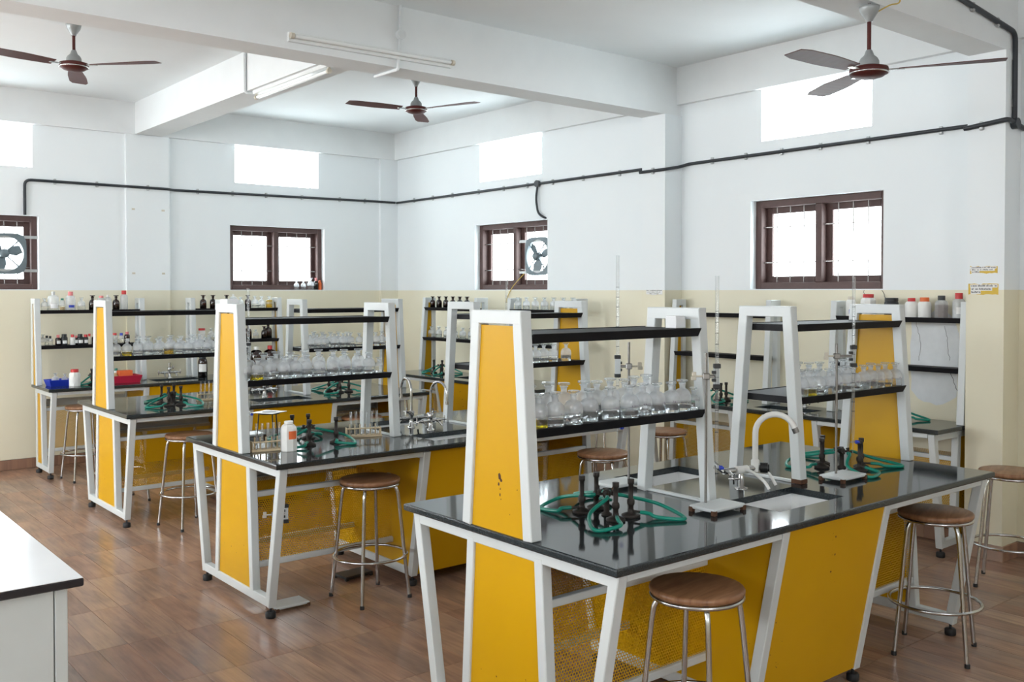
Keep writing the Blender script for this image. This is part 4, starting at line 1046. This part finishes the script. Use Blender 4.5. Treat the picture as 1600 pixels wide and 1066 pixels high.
# ------------------------------------------------------------------ taps
def cross_handle(mb, p, d, r=0.024):
    d = Vector(d).normalized(); p = Vector(p); u = d.cross(Vector((0,0,1))).normalized() if abs(d.z) < 0.9 else Vector((1,0,0)); v = d.cross(u)
    mb.cyl(p, p+d*0.03, 0.007, 8); q = p+d*0.03
    mb.tube([q-u*r,q,q+u*r],[0.0035,0.006,0.0035],6); mb.tube([q-v*r,q,q+v*r],[0.0035,0.006,0.0035],6)
def chrome_tap(loc, rot, label, goose=True):
    t = thing('tap', label, 'tap', loc, rot, 'sink taps')
    MB().lathe([(0.026,0),(0.026,0.006),(0.014,0.012),(0.014,0.075),(0.018,0.08),(0.018,0.105),(0.013,0.11)],14).build('pillar','chrome',t)
    for s_ in (-1,1):
        arm = MB().cyl((0,0,0.06),(0.085*s_,0,0.06),0.010,10).lathe([(0.014,-0.015),(0.014,0.015)],10,Matrix.Translation((0.055*s_,0,0.06))@Matrix.Rotation(PI/2,4,'Y'))
        arm.tube(crom([(0.055*s_,0,0.052),(0.06*s_,-0.02,0.045),(0.066*s_,-0.04,0.025)],4),0.006,8).build('side_valve','chrome',t)
        mb = MB(); cross_handle(mb,(0.085*s_,0,0.06),(s_,0,0)); mb.build('cross_handle','chrome',t)
    mb = MB(); mb.cyl((0,0,0.09),(-0.0,0.03,0.105),0.009,8); cross_handle(mb,(0.03,0.02,0.10),(0.7,0.5,0.35)); mb.cyl((0.0,0,0.09),(0.03,0.02,0.10),0.009,8); mb.build('cross_handle','chrome',t)
    if goose:
        pts = [(0,0,0.105),(0,0,0.20)]+[(0,-0.08+0.08*math.cos(a),0.235+0.08*math.sin(a)) for a in [PI*i/12 for i in range(13)]]+[(0,-0.16,0.185)]
        MB().tube(pts,0.0085,10).lathe([(0.011,0.175),(0.011,0.195)],10,Matrix.Translation((0,-0.16,0))).build('spout','chrome',t)
    else:
        MB().cyl((0,0,0.1),(0,0,0.16),0.011,10).build('spout','chrome',t)
    return t
cxs = X1+BL/2
chrome_tap((cxs-0.05,5.29,H),PI-0.15,'chrome gooseneck tap on the left, curving away from the sink')
chrome_tap((cxs-0.02,5.11,H),0.1,'chrome gooseneck tap on the right, above the near sink')
chrome_tap((cxs,7.62,H),0.1,'chrome tap on the farthest bench', goose=True)
chrome_tap((BWB[0]+1.26,9.86,H),0.1,'short chrome tap of the back wall sink', goose=False)
chrome_tap((R2B[0]+0.46,R2B[1]-1.2875,H),-PI/2,'short chrome tap of the sink below the largest window', goose=False)
chrome_tap((R1B[0]+0.50,R1B[1]-1.28,H),-PI/2,'short chrome tap of the corner bench sink', goose=False)
# white plastic gooseneck on the nearest bench
t = thing('tap','white plastic gooseneck tap with black knob on the nearest bench','tap',(3.545,2.70,H),0,'sink taps')
MB().lathe([(0.03,0),(0.03,0.004),(0.013,0.006),(0.013,0.075)],14).build('pillar','chrome',t)
MB().cyl((-0.10,0.02,0.085),(0.12,-0.02,0.085),0.014,12).build('crossbar','chrome',t)
MB().cyl((-0.035,0.005,0.085),(0.03,-0.01,0.085),0.019,12).build('white_sleeve','plastic_white',t)
mb = MB(); mb.cyl((-0.10,0.02,0.085),(-0.13,0.07,0.13),0.011,8); cross_handle(mb,(-0.13,0.07,0.13),(-0.3,0.55,0.6),0.028); mb.build('cross_handle','chrome',t)
mb = MB(); mb.cyl((-0.09,0.0,0.085),(-0.11,-0.035,0.075),0.010,8); cross_handle(mb,(-0.11,-0.035,0.075),(-0.5,-0.7,-0.2),0.026); mb.build('cross_handle','chrome',t)
MB().tube(crom([(0.0,-0.012,0.085),(0.012,-0.045,0.082),(0.03,-0.10,0.045),(0.036,-0.125,0.012)],5),0.0075,8).build('side_spout','plastic_white',t)
MB().tube(crom([(0.115,-0.03,0.075),(0.125,-0.06,0.06),(0.135,-0.09,0.012)],5),0.0075,8).build('side_spout','plastic_white',t)
MB().lathe([(0.019,0.07),(0.019,0.12),(0.015,0.125)],14,Matrix.Translation((0.085,-0.013,0))).build('white_sleeve','plastic_white',t)
gd = Vector((0.62,-0.78,0)).normalized(); g0 = Vector((0.085,-0.013,0.115)); r_ = 0.088
pts = [g0, g0+Vector((0,0,0.09))]+[g0+Vector((0,0,0.13))+gd*(r_-r_*math.cos(a))+Vector((0,0,r_*math.sin(a))) for a in [PI*0.9*i/12 for i in range(13)]]
MB().tube(pts,0.0135,12).build('spout','plastic_white',t)
e = pts[-1]; dd = (pts[-1]-pts[-2]).normalized()
MB().cyl(e-dd*0.002, e+dd*0.022, 0.0145, 12).build('aerator','steel',t)
MB().cyl((0.10,-0.03,0.088),(0.118,-0.058,0.088),0.024,14).cyl((0.118,-0.058,0.088),(0.122,-0.064,0.088),0.017,14).build('knob','cap_black',t)

# ------------------------------------------------------------------ ceiling fans
def fan(loc, zhub, ztop, rot, label, wire=True):
    t = thing('ceiling_fan', label, 'ceiling fan', (loc[0],loc[1],zhub), rot, 'ceiling fans')
    MB().lathe([(0.0,-0.045),(0.04,-0.042),(0.075,-0.032),(0.098,-0.016),(0.102,0.0),(0.098,0.014),(0.07,0.022),(0.055,0.026)],28).build('motor','fan_brown',t)
    MB().lathe([(0.098,-0.018),(0.1035,-0.014),(0.1,-0.010)],28,cap0=False,cap1=False).build('trim_ring','chrome',t)
    MB().lathe([(0.053,0.02),(0.052,0.05),(0.044,0.066),(0.026,0.082),(0.018,0.105),(0.015,0.11)],20).build('lower_canopy','fan_grey',t)
    MB().cyl((0,0,0.11),(0,0,ztop-zhub-0.08),0.011,10).build('down_rod','fan_brown',t)
    MB().lathe([(0.017,-0.10),(0.02,-0.09),(0.046,-0.05),(0.052,-0.03),(0.054,-0.018),(0.04,-0.016)],18,Matrix.Translation((0,0,ztop-zhub))).build('upper_canopy','fan_grey',t)
    MB().cyl((0,0,ztop-zhub-0.04),(0,0,ztop-zhub),0.008,8).build('hook','steel',t)
    for i in range(3):
        a = i*2*PI/3; m = Matrix.Rotation(a,4,'Z')
        mb = MB(); pts = []
        br = MB(); br.box((0.085,-0.014,-0.006),(0.18,0.014,0.001),0.002,m); br.build('blade_bracket','chrome',t)
        n_ = 8
        prof = []
        for k_ in range(n_+1):
            u = k_/n_; x = 0.15+u*0.51; wd = 0.045+0.022*min(1,u*2.2) if u < 0.97 else 0.05; tw = math.radians(10)*(1-u*0.5)
            prof.append((x, wd, tw))
        vs = []; fs = []
        for x, wd, tw in prof:
            for s_, zz in ((-1,0.0),(1,0.0),(1,0.004),(-1,0.004)):
                vs.append((x, s_*wd*math.cos(tw), s_*wd*math.sin(tw)+zz-0.002))
        for k_ in range(n_):
            for j in range(4): fs.append((k_*4+j, k_*4+(j+1)%4, k_*4+4+(j+1)%4, k_*4+4+j))
        fs += [(3,2,1,0), tuple(n_*4+j for j in range(4))]
        mb.add(vs,fs,False,m); mb.build('blade','fan_brown',t)
    return t
fan((1.99,7.50), 3.395, ZC, math.radians(-48), 'brown ceiling fan at upper left')
fan((4.90,7.38), 3.405, ZC, math.radians(50.7), 'brown ceiling fan near the room corner')
fan((4.76,2.80), 2.925, ZM, math.radians(-62), 'nearest brown ceiling fan, hanging from the beam at right')
o = MB().tube(crom([(4.80,2.78,3.24),(4.86,2.74,3.28),(4.93,2.72,3.31),(4.93,2.74,3.42)],5),0.004,6).build('fan_cable','brass_wire'); tag(o,'yellow twisted cable feeding the nearest fan','cable')

# ------------------------------------------------------------------ tube lights and white conduits
def tube_light(p, q, n_, label, two=False):
    p = Vector(p); q = Vector(q); d = (q-p).normalized(); nn = Vector(n_)
    t = thing('tube_light', label, 'tube light', tuple(p), 0, 'tube lights')
    L_ = (q-p).length; O = Vector((0,0,0))
    up = d.cross(nn)
    MB().bar(O+nn*0.016, d*L_+nn*0.016, 0.06, 0.032, up=nn).build('batten','tube_off',t)
    MB().cyl(d*0.03+nn*0.056, d*(L_-0.03)+nn*0.056, 0.014, 14).build('tube','tube_off',t)
    for k_ in (0.012, L_-0.012):
        MB().cyl(d*(k_-0.012)+nn*0.056, d*(k_+0.012)+nn*0.056, 0.019, 14).bar(d*k_+nn*0.028, d*k_+nn*0.05, 0.02,0.02,up=d).build('lamp_holder','plastic_cream',t)
    return t
tube_light((2.775,5.66,3.357),(4.045,5.66,3.372),(0,-1,0),'dusty tube light fixed along the deep crossbeam')
tube_light((3.375,7.44,ZB),(3.375,6.2,ZB),(0,0,-1),'tube light fixed under the short beam')
def conduit(pts, r, mat, label, clips=(), name='conduit', n_=8, wall=None):
    t = thing(name, label, 'conduit', pts[0], 0)
    o_ = Vector(pts[0]); P = [Vector(p)-o_ for p in pts]
    # round the corners
    out = [P[0]]
    for a,b,c in zip(P[:-2],P[1:-1],P[2:]):
        k_ = min(0.06,(b-a).length*0.45,(c-b).length*0.45)
        s_ = b+(a-b).normalized()*k_; e_ = b+(c-b).normalized()*k_
        for i in range(6):
            u = i/5; out.append((1-u)**2*s_+2*u*(1-u)*b+u*u*e_)
    out.append(P[-1])
    MB().tube(out, r, n_).build('pipe', mat, t)
    for c in clips:
        c = Vector(c)-o_
        MB().box(c-Vector((0.012,0.012,0.028)), c+Vector((0.012,0.012,0.028)),0.004).build('clip','clip_grey',t)
    return t
yw = YB-0.018; xw = XR-0.018
conduit([(2.272,yw,2.49),(2.272,yw,2.835),(3.18,yw,2.835),(3.24,10.268,2.83),(3.66,10.268,2.83),(3.72,yw,2.828),(6.27,yw,2.855),(6.32,10.268,2.85),(6.50,10.268,2.85)],0.014,'conduit_black','black cable conduit running along the back wall',
        [(2.272,yw+.01,2.70),(2.55,yw+.01,2.835),(2.95,yw+.01,2.835),(3.45,10.278,2.83),(4.0,yw+.01,2.831),(4.4,yw+.01,2.835),(4.8,yw+.01,2.84),(5.25,yw+.01,2.844),(5.75,yw+.01,2.85),(6.1,yw+.01,2.853)])
conduit([(xw,10.28,2.85),(xw,5.93,2.862)],0.014,'conduit_black','black cable conduit on the right wall beyond the middle pillar',[(xw+.01,y,2.856) for y in (9.9,9.5,9.1,8.6,8.15,7.75,7.35,6.9,6.4)])
conduit([(6.315,5.93,2.80),(6.315,5.63,2.80),(6.50,5.628,2.835),(xw,5.55,2.855),(xw,3.03,2.862)],0.014,'conduit_black','black cable conduit on the right wall between the two pillars',[(6.322,5.78,2.80)]+[(xw+.01,y,2.858) for y in (5.3,4.95,4.6,4.25,3.85,3.3)])
conduit([(6.315,3.03,2.81),(6.315,2.76,2.835),(6.34,2.752,2.835),(6.44,2.752,2.82),(XR,2.752,2.80)],0.016,'conduit_black','black conduit stub crossing the notice pillar',[(6.322,2.92,2.815)])
conduit([(6.42,2.755,2.82),(6.42,2.755,3.40),(5.3,2.757,3.52),(3.2,2.757,3.60)],0.0165,'conduit_black','thick black conduit climbing the notice pillar and its beam',[(6.42,2.762,2.95),(6.42,2.762,3.25),(6.18,2.762,3.425),(5.85,2.762,3.46)])
o = MB().lathe([(0.035,-0.02),(0.035,0.02)],12).build('junction_box','conduit_black'); o.location = (6.425,2.752,2.82); o.rotation_euler = (PI/2,0,0); tag(o,'black round junction box at the notice pillar','junction box')
t = conduit([(xw-0.004,7.57,2.845),(xw-0.015,7.585,2.70),(xw-0.015,7.55,2.55),(xw-0.005,7.47,2.50),(xw+0.07,7.45,2.49)],0.012,'conduit_black','black cable dropping to the corner exhaust fan')
o = MB().lathe([(0.036,-0.015),(0.036,0.015)],12).build('junction_box','conduit_black'); o.location = (xw-0.008,7.57,2.857); o.rotation_euler = (0,PI/2,0); tag(o,'black round junction box above the corner exhaust fan','junction box')
conduit([(3.62,5.648,ZC),(3.62,5.648,3.48),(3.60,5.645,3.30),(3.60,5.648,3.27),(3.60,5.95,3.272)],0.012,'conduit_white','white conduit crossing the deep beam behind the tube light')
o = MB().lathe([(0.034,-0.018),(0.034,0.018)],14).build('junction_box','conduit_white'); o.location = (3.62,5.642,3.51); o.rotation_euler = (PI/2,0,0); tag(o,'white round junction box on the deep beam','junction box')
conduit([(3.306,7.50,ZC),(3.306,7.50,3.365),(3.37,7.47,3.365)],0.013,'conduit_white','white conduit dropping to the tube light on the short beam')

# ------------------------------------------------------------------ exhaust fans in windows
def exhaust(loc, rotz, label):
    t = thing('exhaust_fan', label, 'exhaust fan', loc, rotz, 'window exhaust fans')
    Rr = 0.175; mb = MB(); n_ = 32; vs = []; fs = []
    def outer(a):
        c, s_ = math.cos(a), math.sin(a); k_ = (abs(c)**5+abs(s_)**5)**(-1/5); return 0.20*k_*c, 0.20*k_*s_
    for i in range(n_):
        a = 2*PI*i/n_; ox, oz = outer(a)
        vs += [(ox,-0.01,oz),(Rr*math.cos(a),-0.01,Rr*math.sin(a)),(Rr*math.cos(a),0.03,Rr*math.sin(a)),(ox,0.004,oz)]
    for i in range(n_):
        j = (i+1)%n_
        for k_ in range(4): fs.append((i*4+k_, i*4+(k_+1)%4, j*4+(k_+1)%4, j*4+k_))
    mb.add(vs,fs); mb.build('ring_frame','exhaust_grey',t)
    MB().lathe([(0.0,-0.05),(0.035,-0.048),(0.045,-0.035),(0.045,0.02),(0.03,0.03)],16,Matrix.Rotation(-PI/2,4,'X')).build('motor','exhaust_grey',t)
    for i in range(4):
        a = PI/4+i*PI/2
        MB().bar((0.04*math.cos(a),-0.015,0.04*math.sin(a)),(0.18*math.cos(a),-0.012,0.18*math.sin(a)),0.012,0.006,up=(0,1,0),ch=0.001).build('spoke','exhaust_grey',t)
    for i in range(3):
        a = 0.4+i*2*PI/3; m = Matrix.Rotation(-a,4,'Y'); bl = MB(); pts = [(0.035,-0.02),(0.09,-0.06),(0.16,-0.055),(0.165,0.02),(0.10,0.04),(0.04,0.025)]
        vs = [(x,0.02+z*0.35,z) for x,z in pts]+[(x,0.023+z*0.35,z) for x,z in pts]; k_ = len(pts)
        bl.add(vs,[tuple(range(k_))[::-1],tuple(range(k_,2*k_))]+[(q,(q+1)%k_,(q+1)%k_+k_,q+k_) for q in range(k_)],False,m); bl.build('blade','exhaust_grey',t)
    for z in (-0.165,0.165):
        MB().box((-0.30,-0.004,z-0.014),(0.30,0.002,z+0.014)).build('mounting_strap','clip_grey',t)
    return t
exhaust((2.10,YB+0.06,2.11),0,'grey exhaust fan in the far left window')
exhaust((XR+0.06,7.66,2.11),-PI/2,'grey exhaust fan in the corner window of the right wall')
o = MB().tube(crom([(XR+0.04,7.86,1.93),(XR-0.01,7.98,1.80),(XR-0.012,8.08,1.68),(XR-0.012,8.10,1.62)],5),0.004,6).build('fan_cable','brass_wire'); tag(o,'yellow cable hanging from the corner exhaust fan','cable')

# ------------------------------------------------------------------ bottles on the back window sill
ys = YB+0.045
for i,(x,pr_,l) in enumerate([(5.20,k_emp,'left clear bottle on the back window sill'),(5.29,k_emp,'middle clear bottle on the back window sill'),(5.385,k_emp,'tall clear bottle on the back window sill')]):
    put(pr_,(x,ys,SILL),l,'bottles on the back window sill',s=0.85 if i < 2 else 1.1)
single(make_jar('small_bottle','amber_glass','cap_pink',0.028,0.11,0.012,0.03,fillmat='charcoal_fill',fill=0.08),(5.455,ys,SILL),'dark brown bottle on the back window sill',group='bottles on the back window sill')
single(make_jar('small_bottle','label_orange','cap_orange',0.022,0.095,0.012,0.02),(5.505,ys,SILL),'orange bottle at the right end of the back window sill',group='bottles on the back window sill')

# ------------------------------------------------------------------ notices on pillars (illegible small print as in the photo)
def notice(y0, y1, z0, z1, x, label, bm, rows, seed, tear=True):
    rnd = random.Random(seed); n_ = 10; mb = MB()
    top = [(y0+(y1-y0)*i/n_, z1+rnd.uniform(-0.004,0.003)) for i in range(n_+1)]; bot = [(y0+(y1-y0)*i/n_, z0+rnd.uniform(-0.004,0.006)) for i in range(n_+1)]
    for i in range(n_): mb.add([(x,*bot[i]),(x,*bot[i+1]),(x,*top[i+1]),(x,*top[i])], [(3,2,1,0)])
    o = mb.build('paper_notice', bm); tag(o, label, 'notice', 'taped notices')
    for r, (fr, to, lmat) in enumerate(rows):
        pt_ = (z1-z0)/3.3; zc_ = z1-pt_*(r+0.65); hh = pt_*0.62
        MB().box((x-0.0012,y1-(y1-y0)*to,zc_-pt_*0.5),(x-0.0004,y1-(y1-y0)*fr,zc_+pt_*0.5)).build('white_strip','sticker_white',o)
        mb = MB(); yy = y1-(y1-y0)*fr-0.006; ye = y1-(y1-y0)*to+0.006
        while yy > ye:
            wl_ = rnd.uniform(0.002,0.004); h_ = hh*rnd.choice((0.6,0.6,0.95)); 
            if rnd.random() > 0.18: mb.box((x-0.0018,yy-wl_,zc_-hh*0.3),(x-0.0012,yy,zc_-hh*0.3+h_))
            yy -= wl_+0.0022
        if mb.v: mb.build('print_line','ink',o)
    return o
notice(2.813,2.99,1.858,1.905,6.3285,'torn white notice, the upper of two on the right pillar','paper_yellow',[(0.0,0.96,0),(0.02,0.9,0),(0.05,0.35,0)],3)
notice(2.807,3.0,1.722,1.79,6.3285,'yellow-edged notice, the lower of two on the right pillar','paper_yellow',[(0.06,0.97,0),(0.08,0.8,0),(0.08,0.42,0)],5)
notice(5.67,5.86,1.712,1.757,6.3285,'small faded notice on the middle pillar','paper',[(0.0,0.98,0),(0.05,0.9,0),(0.1,0.8,0)],9)
# grey plaster patch and cracks on the right wall, part of that wall
rnd = random.Random(4); n_ = 26; vs = []
for i in range(n_):
    a = 2*PI*i/n_; k_ = (abs(math.cos(a))**4+abs(math.sin(a))**4)**-0.25
    vs.append((XR-0.0025, 3.36+0.14*k_*math.cos(a)*rnd.uniform(0.92,1.08), 1.37+0.185*k_*math.sin(a)*rnd.uniform(0.94,1.06)))
MB().add(vs,[tuple(range(n_))]).build('plaster_patch','grey_plaster',wr)
vs2 = [(XR-0.002, 3.345+(y-3.36)*1.25, 1.28+(z-1.37)*1.75) for _,y,z in vs]
MB().add(vs2,[tuple(range(n_))]).build('plaster_patch','grey_plaster',wr)
mb = MB()
def crack(pts):
    P = []
    for a,b in zip(pts[:-1],pts[1:]):
        for k_ in range(6):
            u = k_/6; P.append((XR-0.002, a[0]+(b[0]-a[0])*u+rnd.uniform(-0.006,0.006), a[1]+(b[1]-a[1])*u))
    mb.tube(P,0.0018,4)
crack([(3.50,1.62),(3.47,1.50),(3.44,1.40),(3.45,1.22)]); crack([(3.27,1.50),(3.24,1.38),(3.23,1.24)]); crack([(3.22,1.18),(3.17,1.05),(3.16,0.98)]); crack([(3.74,1.75),(3.70,1.68),(3.63,1.62),(3.52,1.57)]); crack([(3.88,1.75),(3.87,1.66)])
mb.build('crack','ink',wr)

# ------------------------------------------------------------------ papers on racks, leftover bits
o = MB().box((-0.03,-0.03,0),(0.03,0.03,0.045),0.002).box((-0.028,-0.027,0.045),(0.03,0.028,0.052),0.001).build('paper_stack','paper'); o.location = (3.12,B1[1]+YC-0.06,1.586); tag(o,'small stack of white papers on the nearest left rack','papers')
o = MB().box((-0.035,-0.05,0),(0.035,0.05,0.026),0.003).build('paper_box','paper'); o.location = (2.215,B2[1]+YC+0.05,RT); tag(o,'white paper packet on top of the middle bench\'s yellow frame','packet')

# ------------------------------------------------------------------ white demonstration table at lower left
TBX, TBY = 0.935, 3.455
t = thing('demonstration_table','white-topped table with black edge at the lower left','table',(TBX,TBY,0))
MB().box((-1.35,0,0.735),(0,1.95,0.7625),0.004).build('edge_band','laminate_edge',t)
MB().box((-1.348,0.002,0.7626),(-0.002,1.948,0.7655),0.001).build('table_top','laminate',t)
MB().box((-1.28,0.03,0.02),(-0.09,0.05,0.735),0.002).build('front_panel','cabinet_grey',t)
MB().box((-0.086,0.03,0.0),(-0.045,0.07,0.735),0.003).build('corner_post','cabinet_grey',t)
MB().box((-1.30,0.05,0.02),(-0.06,1.88,0.735),0.002).build('cabinet_body','cabinet_grey',t)
MB().lathe([(0.007,0),(0.009,0.004),(0.004,0.008)],10,Matrix.Translation((-0.31,0.031,0.60))@Matrix.Rotation(PI/2,4,'X')).build('screw','steel',t)

for pr_ in protos:      # the patterns themselves are not part of the room
    for c in list(pr_.children): bpy.data.objects.remove(c)
    bpy.data.objects.remove(pr_)
